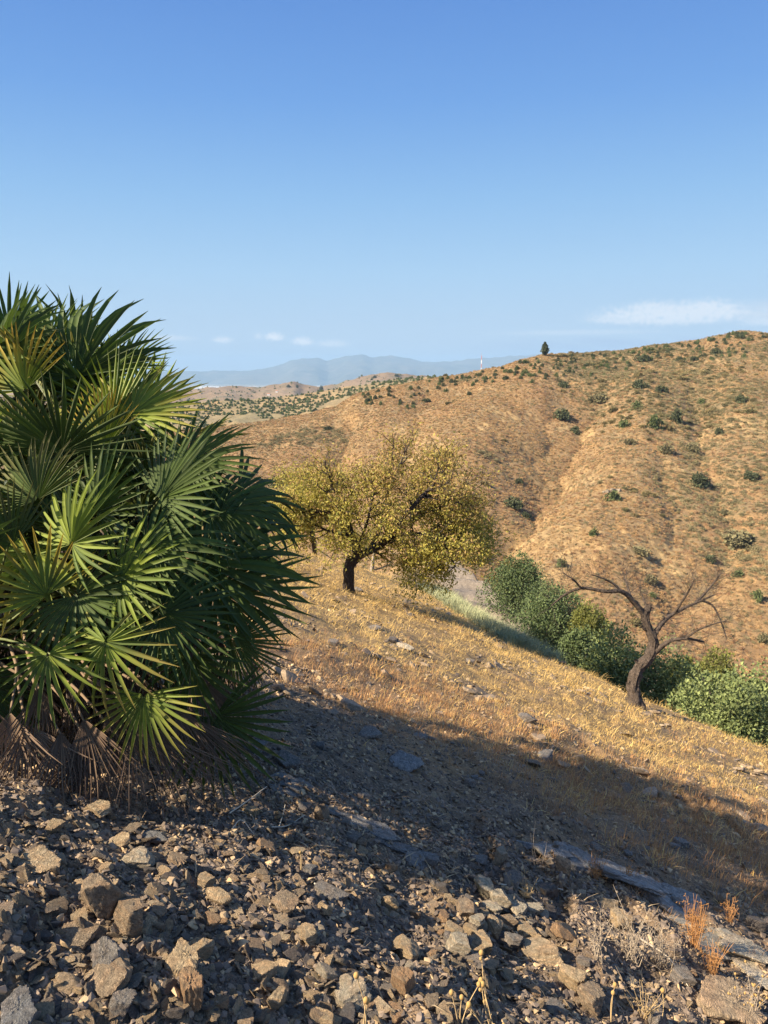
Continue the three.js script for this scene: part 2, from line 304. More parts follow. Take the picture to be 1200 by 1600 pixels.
class Leaves {                                                   // many small folded leaves in one geometry
  constructor() { this.p = []; this.c = []; this.i = []; }
  add(at, dir, up, len, wid, fold, c) {
    const s = dir.clone().cross(up).normalize(), n = s.clone().cross(dir), k = this.p.length / 3, m = at.clone().addScaledVector(dir, len * .5);
    const q = [at, m.clone().addScaledVector(s, wid).addScaledVector(n, fold * wid), at.clone().addScaledVector(dir, len), m.clone().addScaledVector(s, -wid).addScaledVector(n, fold * wid)];
    for (const v of q) { this.p.push(v.x, v.y, v.z); this.c.push(c[0], c[1], c[2]); }
    this.i.push(k, k + 1, k + 2, k, k + 2, k + 3);
  }
  build() {
    const g = new THREE.BufferGeometry(); g.setAttribute('position', new THREE.Float32BufferAttribute(this.p, 3)); g.setAttribute('color', new THREE.Float32BufferAttribute(this.c, 3));
    g.setIndex(this.i); const f = g.toNonIndexed(); f.computeVertexNormals(); return f;
  }
}
function unit(r) { const z = r() * 2 - 1, a = r() * 6.28319, s = Math.sqrt(1 - z * z); return V(s * Math.cos(a), z, s * Math.sin(a)); }
function tint(r, a, b, v = .25) { const t = r(), k = 1 + (r() - .5) * 2 * v; return [mix(a[0], b[0], t) * k, mix(a[1], b[1], t) * k, mix(a[2], b[2], t) * k]; }
const barkGrain = grainMap(512, 21, [[128, .6, 1], [40, .5], [16, .4]], .9); barkGrain.colorSpace = THREE.SRGBColorSpace;
const barkBump = grainMap(512, 22, [[64, .5], [24, .6], [10, .4]], .8);
const BARK = std({ color: lin(.15, .112, .088), map: barkGrain, bumpMap: barkBump, bumpScale: .07, roughness: .95 });
const BARKDARK = std({ color: lin(.06, .047, .042), map: barkGrain, bumpMap: barkBump, bumpScale: .02 });
const LEAF = phys({ vertexColors: true, roughness: .9, transmission: .45, thickness: 0, specularIntensity: .5, side: THREE.DoubleSide });
const LEAFGLOSS = phys({ vertexColors: true, roughness: .82, transmission: .22, thickness: 0, clearcoat: .08, clearcoatRoughness: .5, side: THREE.DoubleSide });
const FARLEAF = std({ vertexColors: true, roughness: .95, side: THREE.DoubleSide });

// a rounded shrub: leaf clumps on several lobes, gaps between them
function shrubLeaves(seed, n, size, colA, colB, lobes = 9, flat = .8, wide = .38, dims = null) {
  const r = rng(seed), L = new Leaves(), bl = [];
  for (let i = 0; i < lobes; i++) { const u = unit(r); u.y = Math.abs(u.y) * .9 + .02; bl.push([V(u.x * .62, .12 + u.y * .62 * flat, u.z * .62), .28 + r() * .24]); }
  bl.push([V(0, .38 * flat, 0), .5]);
  for (let i = 0; i < n; i++) {
    const [c, q] = bl[Math.floor(r() * bl.length)], o = unit(r), d = q * (1 - .5 * r() * r()), clump = V(Math.floor(o.x * 4), Math.floor(o.y * 4), Math.floor(o.z * 4));
    const p = c.clone().addScaledVector(o, d * (.88 + .26 * noise(clump.x * 1.7 + clump.z * 3.1 + c.x * 9, clump.y * 2.3 + c.z * 7)));
    if (p.y < .01) p.y = r() * .06;
    const dir = o.clone().multiplyScalar(.7).add(unit(r)).add(V(0, .25, 0)).normalize();
    if (dims) p.multiply(dims);
    L.add(p, dir, unit(r).add(V(0, .6, 0)).normalize(), size * (.6 + .8 * r()), size * wide * (.7 + .6 * r()), .3, tint(r, colA, colB));
  }
  return L.build();
}

// ------------------------------------------------------------------ the fan palm
const PALMPOS = ground(-1.75, -4.15);
const palm = base('fan_palm', PALMPOS);
tag(palm, 'large bushy fan palm with stiff green fronds and a brown dead skirt', 'palm');
function fanBlade(seed, { R = .46, n = 24, spread = 200, split = .45, droop = .1, cup = .2, wide = .0148, green = [.07, .105, .026], green2 = [.095, .135, .035], tip = null, ragged = 0 }) {
  const r = rng(seed), pos = [], col = [], idx = [], rows = [.03, .22, split, split + (1 - split) * .3, split + (1 - split) * .65, 1], half = spread / 2 * Math.PI / 180, step = 2 * half / (n - 1);
  for (let i = 0; i < n; i++) {
    const ph = -half + step * i + (r() - .5) * step * .25, L = R * (.80 + .20 * Math.cos(ph * .75)) * (.92 + .13 * r()), bendz = droop * (.4 + 1.3 * r()), curl = ragged * (r() - .5), lean = (r() - .5) * .05 + ragged * (r() - .5) * .3, c0 = tint(r, green, green2, .14), tipLen = tip ? .35 + .65 * r() : 0;
    const k = pos.length / 3;
    rows.forEach((q, j) => {
      const rad = q * L, past = clamp((q - split) / (1 - split)), w = Math.min(Math.tan(step / 2) * Math.min(rad, split * L) * .98, wide) * (j === 5 ? .06 : 1 - past ** 2.2 * .85);
      const a = ph + lean * past, dx = Math.sin(a), dy = Math.cos(a), back = cup * (1 - Math.cos(ph * .9)) * rad, z = -bendz * L * q ** 2.6 + back + curl * L * past * past;
      const px = dx * rad, py = dy * rad * (1 - .12 * bendz * q * q), fold = w * .75;
      for (const s of [-1, 0, 1]) {
        pos.push(px + dy * w * s, py - dx * w * s, z + (s ? fold : -fold));
        const t = tip ? smooth(1 - tipLen, 1, q) : 0; col.push(...(tip ? mix3(c0, tip, t) : c0));
      }
      if (j) { const a0 = k + (j - 1) * 3, b0 = k + j * 3; for (const s of [0, 1]) idx.push(a0 + s, a0 + s + 1, b0 + s, a0 + s + 1, b0 + s + 1, b0 + s); }
    });
  }
  const g = new THREE.BufferGeometry(); g.setAttribute('position', new THREE.Float32BufferAttribute(pos, 3)); g.setAttribute('color', new THREE.Float32BufferAttribute(col, 3)); g.setIndex(idx); g.computeVertexNormals(); return g;
}
const FROND = phys({ vertexColors: true, roughness: .85, transmission: .38, thickness: 0, clearcoat: .1, clearcoatRoughness: .4, specularIntensity: .6, side: THREE.DoubleSide });
const DEADFROND = phys({ vertexColors: true, roughness: .95, transmission: .15, thickness: 0, side: THREE.DoubleSide });
const PETIOLE = std({ color: lin(.11, .135, .05), roughness: .6 }), DEADPETIOLE = std({ color: lin(.20, .14, .09) });
const DARKG = [.052, .085, .017], MIDG = [.08, .13, .018], LIME = [.24, .30, .032], GOLD = [.48, .33, .04];  // LIME is brightened so the leaf colour itself carries a sunlit look
const blades = [];
for (let i = 0; i < 14; i++) blades.push(fanBlade(100 + i, { R: .385 + (i % 5) * .028, n: 24 + i % 6, spread: 165 + (i * 37) % 90, split: .36 + (i % 4) * .05, droop: .05 + (i % 4) * .1, cup: .05 + (i % 4) * .14, ragged: .08 + .05 * (i % 3), green: DARKG, green2: MIDG, tip: i % 5 === 0 ? [.16, .15, .04] : null }));
const limeBlades = []; for (let i = 0; i < 4; i++) limeBlades.push(fanBlade(150 + i, { R: .40, n: 22, spread: 150 + 45 * i, split: .34, droop: .06 + .04 * i, cup: .15, green: MIDG, green2: LIME, tip: i % 2 ? [.30, .26, .05] : null }));
const goldBlades = []; for (let i = 0; i < 3; i++) goldBlades.push(fanBlade(170 + i, { R: .38, n: 18, spread: 110 + 40 * i, split: .36, droop: .08, cup: .2, green: LIME, green2: MIDG, tip: GOLD }));
const stars = []; for (let i = 0; i < 3; i++) stars.push(fanBlade(180 + i, { R: .38, n: 19 + i, spread: 255 + 25 * i, split: .25, droop: .12 + .08 * i, cup: -.12, wide: .015, green: MIDG, green2: LIME, tip: i === 1 ? [.36, .28, .07] : null }));
const deadBlades = []; for (let i = 0; i < 7; i++) deadBlades.push(fanBlade(200 + i, { R: .44 + .03 * (i % 3), n: 22, spread: 38 + 15 * (i % 4), split: .3, droop: .15 + .15 * (i % 3), cup: .9, wide: .011, ragged: .5, green: i % 3 ? [.13, .088, .058] : [.20, .135, .082], green2: i % 2 ? [.19, .13, .088] : [.11, .068, .047] }));
function frond(name, geo, mat, pmat, hub, axis, normal, root, roll = 0, size = 1) {
  const y = axis.clone().normalize(), z = normal.clone().addScaledVector(y, -normal.dot(y)).normalize(), x = y.clone().cross(z), m = put(name, geo, mat, palm);
  if (roll) { x.applyAxisAngle(y, roll); z.applyAxisAngle(y, roll); }
  m.quaternion.setFromRotationMatrix(new THREE.Matrix4().makeBasis(x, y, z)); m.position.copy(hub).sub(PALMPOS); m.scale.setScalar(size);
  const inv = m.quaternion.clone().invert(), back = root.clone().sub(hub).applyQuaternion(inv).divideScalar(size), mid = back.clone().multiplyScalar(.5).add(V(0, -.05, -.03 - .04 * back.length()));
  put('petiole', tapered([V(0, .02, 0), mid, back], .0055, .011, 8, 5), pmat, m);
  return m;
}
const CROWNS = [[-1.95, 1.12, -4.25, 24], [-1.52, .80, -3.85, 17], [-2.75, 1.3, -4.45, 26], [-1.98, .50, -3.4, 9], [-1.34, .58, -4.05, 15], [-2.75, .7, -4.0, 12], [-1.65, .85, -4.75, 18], [-2.45, 1.2, -5.2, 22]];
{
  const r = rng(77);
  for (const [cx, cy, cz, n] of CROWNS) {
    const c = V(cx, cy, cz), g = height(cx, cz);
    const tr = put('trunk', tapered([V(mix(cx, PALMPOS.x, .35), g - .1, mix(cz, PALMPOS.z, .35)), V(mix(cx, PALMPOS.x, .12), mix(g, cy, .5), mix(cz, PALMPOS.z, .1)), c].map((p) => p.clone().sub(PALMPOS)), .12, .07, 14, 12, .35, n + cx), std({ color: lin(.10, .07, .045), map: barkGrain, bumpMap: barkBump, bumpScale: .04 }), palm);
    for (let i = 0; i < n; i++) {
      const t = (i + .5) / n, el = mix(1.45, -.45, t ** .9) + (r() - .5) * .3, az = i * 2.39996 + r() * .5, len = mix(.33, .70, r()) * (el < 0 ? .9 : 1);
      const d = V(Math.cos(az) * Math.cos(el), Math.sin(el), Math.sin(az) * Math.cos(el)), hub = c.clone().addScaledVector(d, len); hub.y -= .05 * len * Math.cos(el);
      if (hub.y < height(hub.x, hub.z) + .12 || (hub.x > -1.05 && hub.y < .3)) continue;
      const out = V(d.x, 0, d.z).normalize(), axis = d.clone().addScaledVector(V(0, -1, 0), (.25 + .5 * r()) * Math.cos(el)).add(unit(r).multiplyScalar(.38)).normalize();
      const normal = V(0, 1, 0).addScaledVector(out, .65 + .7 * Math.max(0, -el + .5)).add(unit(r).multiplyScalar(.25));
      const roll = (r() - .5) * 1.5, pick = r();
      const geo = pick < .09 ? goldBlades[i % 3] : pick < .36 ? limeBlades[i % 4] : blades[Math.floor(r() * blades.length)];
      frond('leaf', geo, FROND, PETIOLE, hub, axis, normal, c, roll);
    }
    // dead leaves hanging round the foot
    const nd = cy < 1 ? 24 : 8;
    for (let i = 0; i < nd; i++) {
      const az = r() * 6.283, el = -.1 - r() * .7, len = .28 + .25 * r(), d = V(Math.cos(az) * Math.cos(el), Math.sin(el), Math.sin(az) * Math.cos(el)), root = V(cx, mix(g, cy, .75), cz), hub = root.clone().addScaledVector(d, len);
      hub.y = Math.max(hub.y, height(hub.x, hub.z) + .2);
      frond('dead_leaf', deadBlades[Math.floor(r() * 7)], DEADFROND, DEADPETIOLE, hub, V(d.x * .6, -1.0, d.z * .6).add(unit(r).multiplyScalar(.25)), V(d.x, .4, d.z), root, (r() - .5) * .8);
    }
  }
  // the fronds that stand out on the side towards the camera: picture places of hub and middle tip, depths in metres
  const key = [
    [limeBlades[1], 205, 648, 3.75, 300, 566, 3.9], [blades[3], 120, 590, 4.0, 105, 452, 4.05], [goldBlades[0], 165, 700, 3.55, 150, 592, 3.5], [limeBlades[0], 190, 575, 4.0, 240, 510, 4.1],
    [limeBlades[2], 112, 850, 3.1, 140, 725, 3.05], [limeBlades[2], 190, 905, 3.1, 270, 850, 3.0], [blades[7], 315, 880, 3.5, 485, 868, 3.55], [goldBlades[2], 72, 930, 3.05, 5, 850, 3.0],
    [stars[0], 75, 1022, 2.95, 78, 1130, 2.85], [stars[1], 165, 1003, 2.95, 168, 1140, 2.88], [limeBlades[1], 225, 1085, 3.0, 222, 1200, 2.95], [blades[2], 300, 1025, 3.3, 292, 1130, 3.2],
    [blades[5], 362, 1000, 3.45, 445, 1050, 3.5], [blades[9], 335, 1120, 3.35, 372, 1210, 3.3], [blades[1], 285, 730, 3.7, 380, 655, 3.8], [blades[11], 8, 560, 3.9, 22, 446, 3.95], [goldBlades[1], 40, 610, 3.7, 0, 500, 3.7],
    [blades[6], 328, 800, 3.6, 455, 775, 3.7], [blades[4], 335, 920, 3.5, 470, 915, 3.55], [blades[8], 250, 780, 3.35, 330, 690, 3.3], [blades[10], 60, 780, 3.2, 20, 680, 3.2], [blades[12], 150, 800, 3.3, 175, 700, 3.3], [blades[13], 250, 960, 3.15, 340, 1010, 3.1], [blades[0], 20, 850, 3.1, -60, 780, 3.0], [blades[2], 120, 930, 3.1, 190, 990, 2.95], [blades[5], 45, 700, 3.5, -20, 620, 3.5], [blades[3], 230, 860, 3.2, 330, 830, 3.15],
  ];
  key.forEach(([geo, hx, hy, hd, tx, ty, td], i) => {
    const hub = at(hx, hy, hd), tipP = at(tx, ty, td), axis = tipP.clone().sub(hub), toEye = EYE.clone().sub(hub).normalize();
    let best = null, bd = 1e9; for (const c of CROWNS) { const p = V(c[0], c[1] - .1, c[2]), q = p.distanceTo(hub); if (q < bd) { bd = q; best = p; } }
    const normal = toEye.multiplyScalar(.75).add(V(-.55, .55, 0)).add(unit(r).multiplyScalar(.15));
    frond('leaf', geo, FROND, PETIOLE, hub, axis, normal, best, 0, clamp(axis.length() / .4, .75, 1.32));
  });
  for (const [hx, hy, hd, tx, ty] of [[62, 1100, 2.95, 50, 1190], [130, 1150, 2.95, 150, 1230], [205, 1150, 3.0, 230, 1235], [275, 1130, 3.15, 315, 1215], [320, 1095, 3.3, 370, 1180], [15, 1140, 2.9, 20, 1230], [95, 1170, 2.9, 95, 1240], [240, 1165, 3.05, 290, 1240], [170, 1120, 3.0, 185, 1215], [300, 1150, 3.2, 350, 1215], [40, 1160, 2.9, 60, 1235], [190, 1180, 3.0, 180, 1245], [260, 1100, 3.2, 300, 1195], [140, 1190, 2.95, 120, 1245]]) {
    const hub = at(hx, hy - 28, hd + .1), axis = at(tx, ty - 28, hd + .02).sub(hub), root = V(mix(hub.x, -1.8, .6), hub.y + .1, hub.z - .45);
    frond('dead_leaf', deadBlades[Math.floor(r() * 7)], DEADFROND, DEADPETIOLE, hub, axis, EYE.clone().sub(hub).add(V(0, 1, 0)), root, (r() - .5) * 1.4, .8);
  }
}

// ------------------------------------------------------------------ almond trees
function grow(out, tips, r, p, dir, len, rad, level, spreadUp = .18) {
  const n = 4, pts = [p.clone()]; let q = p.clone(), d = dir.clone();
  for (let i = 0; i < n; i++) { d.add(unit(r).multiplyScalar(.28)).add(V(0, spreadUp * (r() - .25), 0)).normalize(); q = q.clone().addScaledVector(d, len / n); pts.push(q); }
  out.push(tapered(pts, rad, rad * .45, 6, level > 1 ? 4 : 6, .2, r() * 99));
  if (level === 0) { tips.push([q, d.clone()], [pts[2], d.clone()]); return; }
  const kids = level > 1 ? 4 : 4;
  for (let k = 0; k < kids; k++) {
    const t = .35 + .65 * (k + r()) / kids, i = Math.min(n - 1, Math.floor(t * n)), from = pts[i].clone().lerp(pts[i + 1], t * n - i), side = unit(r); side.addScaledVector(d, -side.dot(d)).normalize();
    grow(out, tips, r, from, d.clone().multiplyScalar(.75).addScaledVector(side, .8).normalize(), len * (.55 + .25 * r()), rad * .5, level - 1, spreadUp);
  }
}
const OLD = [.36, .33, .06], YEL = [.50, .42, .085], OLV = [.22, .25, .055], RUST = [.42, .26, .115];
function almond(name, label, foot, depth, trunkPx, limbs, seed, leafN, rust) {
  const r = rng(seed), P = (px, py, dz = 0) => at(px, py, depth + dz), root = hit(...foot), g = base(name, root); tag(g, label, 'tree', 'almond trees on the slope');
  const local = (p) => p.clone().sub(root), tr = trunkPx.map(([x, y, w, dz]) => [local(P(x, y, dz)), w / FOCAL * depth / 2]);
  tr[0][0] = V(tr[0][0].x * 0, -.15, 0);
  const pts = tr.map((q) => q[0]), cr = curve(pts, 24);
  put('trunk', tube(cr, cr.map((_, i) => { const f = i / 24 * (tr.length - 1), k = Math.min(tr.length - 2, Math.floor(f)); return mix(tr[k][1], tr[k + 1][1], f - k) * (1 + .5 * Math.exp(-i / 1.6)); }), 12, .22, seed), BARKDARK, g);
  const tips = [];
  for (const [w, lpx] of limbs) {
    const lp = lpx.map(([x, y, dz]) => local(P(x, y, dz))), rad = w / FOCAL * depth / 2, twigs = [];
    const limb = put('limb', tapered(lp, rad, rad * .35, 16, 8, .2, seed + w), BARKDARK, g);
    const c = curve(lp, 10);
    for (let k = 2; k <= 10; k++) { const d = c[k].clone().sub(c[k - 1]).normalize(), side = unit(r); side.addScaledVector(d, -side.dot(d)).normalize(); for (let m = 0; m < (k > 6 ? 2 : 1); m++) grow(twigs, tips, r, c[k], d.multiplyScalar(.5).addScaledVector(side.applyAxisAngle(d, m * 2.4), .8).add(V(0, .3, 0)).normalize(), .5 + .38 * r(), rad * .3, 1); }
    put('twigs', mergeGeometries(twigs), BARKDARK, limb).userData.kind = 'stuff';
  }
  const L = new Leaves();
  for (let i = 0; i < leafN; i++) {
    const [p, d] = tips[Math.floor(r() * tips.length)], q = p.clone().add(unit(r).multiplyScalar(.27 * Math.cbrt(r()))).addScaledVector(d, -.12 * r()), hi = rust(q.clone().add(root));
    if (r() < hi * .4) continue;                        // the crown thins out where the leaves have withered
    const c = r() < hi ? tint(r, RUST, OLD) : tint(r, r() < .3 ? OLV : OLD, YEL);
    L.add(q, V(0, -.45, 0).add(unit(r)).normalize(), unit(r), .06 + .045 * r(), .015 + .008 * r(), .4, c);
  }
  const crown = put('crown', L.build(), LEAF, g); return g;
}
const A_DEPTH = 18.4;
almond('almond_tree', 'yellowing almond tree with dark forked trunk on the straw slope', [545, 925], A_DEPTH,
  [[545, 928, 19], [545, 905, 17], [546, 885, 17], [553, 872, 20]],
  [[11, [[552, 874], [560, 858, -.2], [552, 838, -.5], [538, 800, -.8], [520, 765, -.7]]], [14, [[553, 872], [575, 862, -.1], [600, 848, .2], [636, 818, .3], [674, 795, .2], [704, 792, 0]]], [9, [[575, 862], [590, 835, .6], [600, 790, .9], [612, 755, .8], [622, 730, .6]]], [8, [[555, 866], [545, 840, .7], [515, 810, 1.1], [480, 785, 1.0]]], [9, [[600, 848], [625, 815, -.8], [665, 770, -1.1], [690, 748, -.8]]], [8, [[620, 835], [655, 835, -.6], [685, 842, -.9], [702, 862, -.8]]], [6, [[560, 858], [575, 810, -.9], [585, 765, -1.2]]], [7, [[640, 815], [655, 775, .9], [665, 740, .8]]], [6, [[674, 795], [704, 818, .5], [718, 845, .4]]], [6, [[685, 842, -.9], [700, 865, -.7], [712, 885, -.6]]], [6, [[665, 775, -1.1], [695, 775, -.8], [722, 788, -.5]]], [6, [[640, 815], [650, 850, .9], [660, 875, 1.0]]], [6, [[552, 838, -.5], [515, 830, -.7], [480, 815, -.6]]], [6, [[538, 800], [505, 800, -.9], [470, 800, -.8]]]],
  301, 46000, (p) => clamp(smooth(-2.3, -.5, p.y + p.x * .2 + .8 * noise(p.x, p.z)) * .95));
almond('almond_tree', 'smaller yellow-green almond tree behind the larger one, near the palm', [489, 852], 29,
  [[489, 855, 9], [489, 842, 8], [487, 828, 8]], [[6, [[487, 830], [478, 805], [470, 775], [465, 760]]], [6, [[487, 830], [497, 800], [505, 775], [512, 760]]], [5, [[487, 828], [488, 800, 1], [480, 765, 1]]], [5, [[480, 815], [465, 800, -.8], [455, 790, -.8]]]], 302, 13000, () => .12);
// two thin pale trunks farther down the slope
for (const [px, py, top, lean, label] of [[581, 893, 862, 4, 'thin pale young tree trunk just behind the almond tree'], [553, 886, 862, 2, 'thin brown young tree trunk half hidden behind the almond trunk']]) {
  const f = hit(px, py), dep = -f.z * Math.cos(PITCH) + (1.6 - f.y) * Math.sin(PITCH), g = base('young_tree', f), s = dep / FOCAL, tips = [], tw = [], r = rng(px);
  tag(g, label, 'tree');
  put('trunk', tapered([V(0, -.1, 0), V(lean * .4 * s, (py - top) * .5 * s, 0), V(lean * s, (py - top) * s, 0)], 3.6 * s / 1, 2 * s, 8, 7, .15, px), px > 560 ? std({ color: lin(.36, .29, .22), map: barkGrain }) : BARK, g);
  for (let k = 0; k < 5; k++) grow(tw, tips, r, V(lean * s, (py - top) * s, 0), unit(r).add(V(0, 1.1, 0)).normalize(), .7, .02, 1);
  const L = new Leaves(); for (let i = 0; i < 900; i++) { const [p, d] = tips[Math.floor(r() * tips.length)]; L.add(p.clone().add(unit(r).multiplyScalar(.3 * r())), unit(r), unit(r), .09, .018, .4, tint(r, OLV, OLD)); }
  put('branches', mergeGeometries(tw), BARKDARK, g); put('crown', L.build(), LEAF, g);
}

// ------------------------------------------------------------------ the bare, leaning tree at the lip of the slope
{
  const foot = hit(994, 1106), D = (-foot.z * Math.cos(PITCH) + (1.6 - foot.y) * Math.sin(PITCH)), g = base('bare_tree', foot), s = D / FOCAL, r = rng(55);
  tag(g, 'leafless gnarled tree with crooked trunk among the green bushes', 'tree');
  const P = (px, py, dz = 0) => at(px, py, D + dz).sub(foot);
  const tp = [[996, 1112, 25], [991, 1085, 19], [990, 1067, 18], [999, 1042, 18], [1015, 1026, 17], [1021, 1002, 14], [1014, 983, 12], [1008, 962, 12], [1012, 950, 11], [1014, 944, 8]];
  const cr = curve(tp.map(([x, y]) => P(x, y)), 80);
  put('trunk', tube(cr, cr.map((_, i) => { const f = i / 80 * (tp.length - 1), k = Math.min(tp.length - 2, Math.floor(f)); return mix(tp[k][2], tp[k + 1][2], f - k) / 2 * s * (1 + .10 * noise(i * .33, 3) + .10 * noise(i * .9, 8)); }), 26, .34, 5), BARK, g);
  for (const [x, y, dx, dy, w] of [[990, 1072, -9, -7, 8], [1020, 1010, 9, -5, 7], [1001, 1040, -8, -9, 7], [1012, 985, -9, -6, 6], [993, 1092, 9, -4, 7]]) put('stub', tapered([P(x, y), P(x + dx * .6, y + dy * .5, -.03), P(x + dx, y + dy, -.05)], w / 2 * s, w / 3 * s, 8, 10, .35, x), BARK, g);
  const limbs = [
    [11, 3, [[1007, 962], [987, 937, -.1], [971, 924, -.2], [946, 924, -.3], [908, 919, -.2], [883, 929, -.1], [862, 946, 0]]],
    [10, 3, [[1023, 990], [1036, 972, .1], [1054, 958, .2], [1087, 942, .3], [1117, 929, .3]]],
    [11, 4, [[1019, 1024], [1032, 1012, -.1], [1046, 1002, -.2], [1071, 998, -.3], [1100, 1003, -.3]]],
    [5, 2, [[971, 924, -.2], [962, 915, -.2], [945, 905, -.3], [925, 898, -.4]]],
    [5, 2, [[987, 937, -.1], [980, 915, .2], [975, 900, .4]]],
    [5, 2, [[1087, 942, .3], [1112, 915, .5], [1125, 897, .5]]],
    [5, 2, [[1054, 958, .2], [1075, 925, -.2], [1085, 905, -.3]]],
    [5, 2, [[1096, 938, .3], [1112, 945, .35], [1124, 965, .35], [1136, 998, .3]]],
    [4, 2, [[1012, 952], [1003, 930, .2], [998, 915, .3]]],
    [4, 2, [[1071, 998, -.3], [1090, 985, -.5], [1115, 975, -.6], [1135, 970, -.6]]],
    [4, 2, [[908, 919, -.2], [895, 905, -.4], [880, 895, -.4]]],
  ];
  for (const [w0, w1, pts] of limbs) {
    const lp = pts.map(([x, y, dz]) => P(x, y, dz)), limb = put('limb', tapered(lp, w0 * .42 * s, w1 * .38 * s, 30, 10, .38, w0 + pts[0][0]), BARK, g), tw = [], c = curve(lp, 12);
    for (let k = 3; k <= 12; k++) for (let m = 0; m < (k % 3 ? 1 : 2); m++) { const d = c[k].clone().sub(c[k - 1]).normalize(), sd = unit(r); sd.addScaledVector(d, -sd.dot(d)).normalize(); grow(tw, [], r, c[k], d.clone().multiplyScalar(.6).addScaledVector(sd, .8).add(V(.1, .12, 0)).normalize(), .22 + .42 * r(), .0042, 1, .1); }
    put('twigs', mergeGeometries(tw), BARK, limb).userData.kind = 'stuff';
  }
}

// ------------------------------------------------------------------ bushes below the lip and beside the track
{
  const G1 = [.055, .09, .024], G2 = [.12, .165, .05], Y1 = [.17, .19, .04], Y2 = [.25, .25, .06], P1 = [.11, .15, .042], P2 = [.235, .28, .095];
  const kinds = { dark: [G1, G2, LEAFGLOSS, .10], dark2: [G1, G2, LEAFGLOSS, .10], pale: [P1, P2, LEAFGLOSS, .085], pale2: [P1, P2, LEAFGLOSS, .08], lime: [Y1, Y2, LEAF, .10] };
  const list = [
    ['dark', 808, 945, 60, 84, 42, 'dark green bush beside the dirt track, uppermost of the roadside bushes'], ['dark2', 850, 1015, 80, 116, 35, 'large dark green bush with bare lower stems below the dirt track'], ['lime', 920, 1010, 36, 72, 33, 'yellow-green bush between the track and the bare tree'],
    ['pale', 968, 1090, 76, 118, 22.5, 'dense green bush just uphill of the bare tree trunk'], ['pale2', 1042, 1115, 72, 116, 21.5, 'green bush close behind the bare tree trunk'], ['pale', 1134, 1170, 92, 156, 18.2, 'broad green leafy bush at the foot of the slope, largest of the bushes'], ['lime', 1072, 1080, 46, 70, 27, 'yellow-green bush top behind the bare tree'], ['lime', 1125, 1080, 42, 68, 26, 'yellow-green bush top above the broad leafy bush'], ['pale2', 1222, 1160, 70, 142, 18.5, 'green bush cut off by the edge of the picture, beside the broad leafy bush'], ['dark', 885, 990, 40, 66, 37, 'small dark green bush between the two dark roadside bushes'], ['dark2', 905, 1050, 40, 70, 29, 'low dark green bush under the yellow-green one'], ['pale', 1088, 1130, 58, 100, 20, 'green bush between the bare tree and the broad leafy bush'],
  ];
  list.forEach(([k, px, py, hw, h, dep, label], i) => {
    const foot = at(px, py, dep), gy = height(foot.x, foot.z), top = at(px, py - h, dep).y, p = V(foot.x, gy - .05, foot.z), g = base('roadside_bush', p), w = hw / FOCAL * dep;
    tag(g, label, 'bush', 'bushes below the slope');
    const [ca, cb, mt, ls] = kinds[k], H0 = top - gy, c = put('foliage', shrubLeaves(401 + i, Math.round(clamp(w * w * 3600 + w * H0 * 1800, 7000, 18000)), ls, ca, cb, 15, 1, .36, V(w, Math.min(H0, 2.3 * w) * .98, w)), mt, g); c.position.y = Math.max(0, H0 - 2.3 * w);
    const st = [], r = rng(600 + i), H = top - gy;
    for (let s = 0; s < 9; s++) { const a = r() * 6.28, e = V(Math.cos(a) * w * .6, H * (.5 + .25 * r()), Math.sin(a) * w * .6); st.push(tapered([V(e.x * .15, -.1, e.z * .15), e.clone().multiplyScalar(.5).add(V(0, .1 * H, 0)), e], .035, .012, 6, 6, .2, s)); }
    put('stems', mergeGeometries(st), BARKDARK, g);
  });
}

// ------------------------------------------------------------------ stones
const N3 = new ImprovedNoise();
const depthOf = (p) => -p.z * Math.cos(PITCH) + (EYE.y - p.y) * Math.sin(PITCH);
function stoneShape(seed, detail, flat, rough) {                   // an angular shard: a ball cut by planes, with splintered bedding
  const r = rng(seed), cuts = [];
  for (let i = 0; i < 11; i++) { const n = unit(r); cuts.push([n, .5 + .3 * r()]); }
  cuts.push([V(.1 * r(), 1, .1 * r()).normalize(), flat], [V(.15 * r(), -1, .1).normalize(), flat]);
  const g = new THREE.IcosahedronGeometry(1, detail), p = g.attributes.position, uv = new Float32Array(p.count * 2), col = new Float32Array(p.count * 3), v = V(0, 0, 0), seen = new Map();
  for (let i = 0; i < p.count; i++) {
    v.fromBufferAttribute(p, i).normalize();
    let d = 1.1; for (const [n, k] of cuts) { const c = n.dot(v); if (c > .02) d = Math.min(d, k / c); }
    const q = v.clone().multiplyScalar(d), lay = Math.sin(q.y * 26 + 3 * N3.noise(q.x * 2 + seed, q.y * 2, q.z * 2));
    d *= 1 + rough * (N3.noise(v.x * 2.3 + seed, v.y * 4, v.z * 2.3) * .9 + .55 * N3.noise(v.x * 6, v.y * 11 + seed, v.z * 6)) + rough * .16 * lay * (1 - Math.abs(v.y));
    p.setXYZ(i, v.x * d, v.y * d, v.z * d);
    uv[i * 2] = (v.x * d + v.z * d * .25) * .8; uv[i * 2 + 1] = (v.y * d * 1.5 + v.z * d * .75) * .8;
    const k = 1 + .38 * N3.noise(v.x * 3 + 7, v.y * 5 + seed, v.z * 3); col.set([k * (1 + .06 * lay), k, k * (1 - .05 * lay)], i * 3);
  }
  g.setAttribute('uv', new THREE.BufferAttribute(uv, 2)); g.setAttribute('color', new THREE.BufferAttribute(col, 3));
  g.deleteAttribute('normal'); const m = mergeVertices(g, 1e-4), s = toCreasedNormals(m, .5); return s;
}
const stoneGrain = grainMap(512, 31, [[256, .5], [96, .5], [30, .45], [8, .3]], .75); stoneGrain.colorSpace = THREE.SRGBColorSpace;
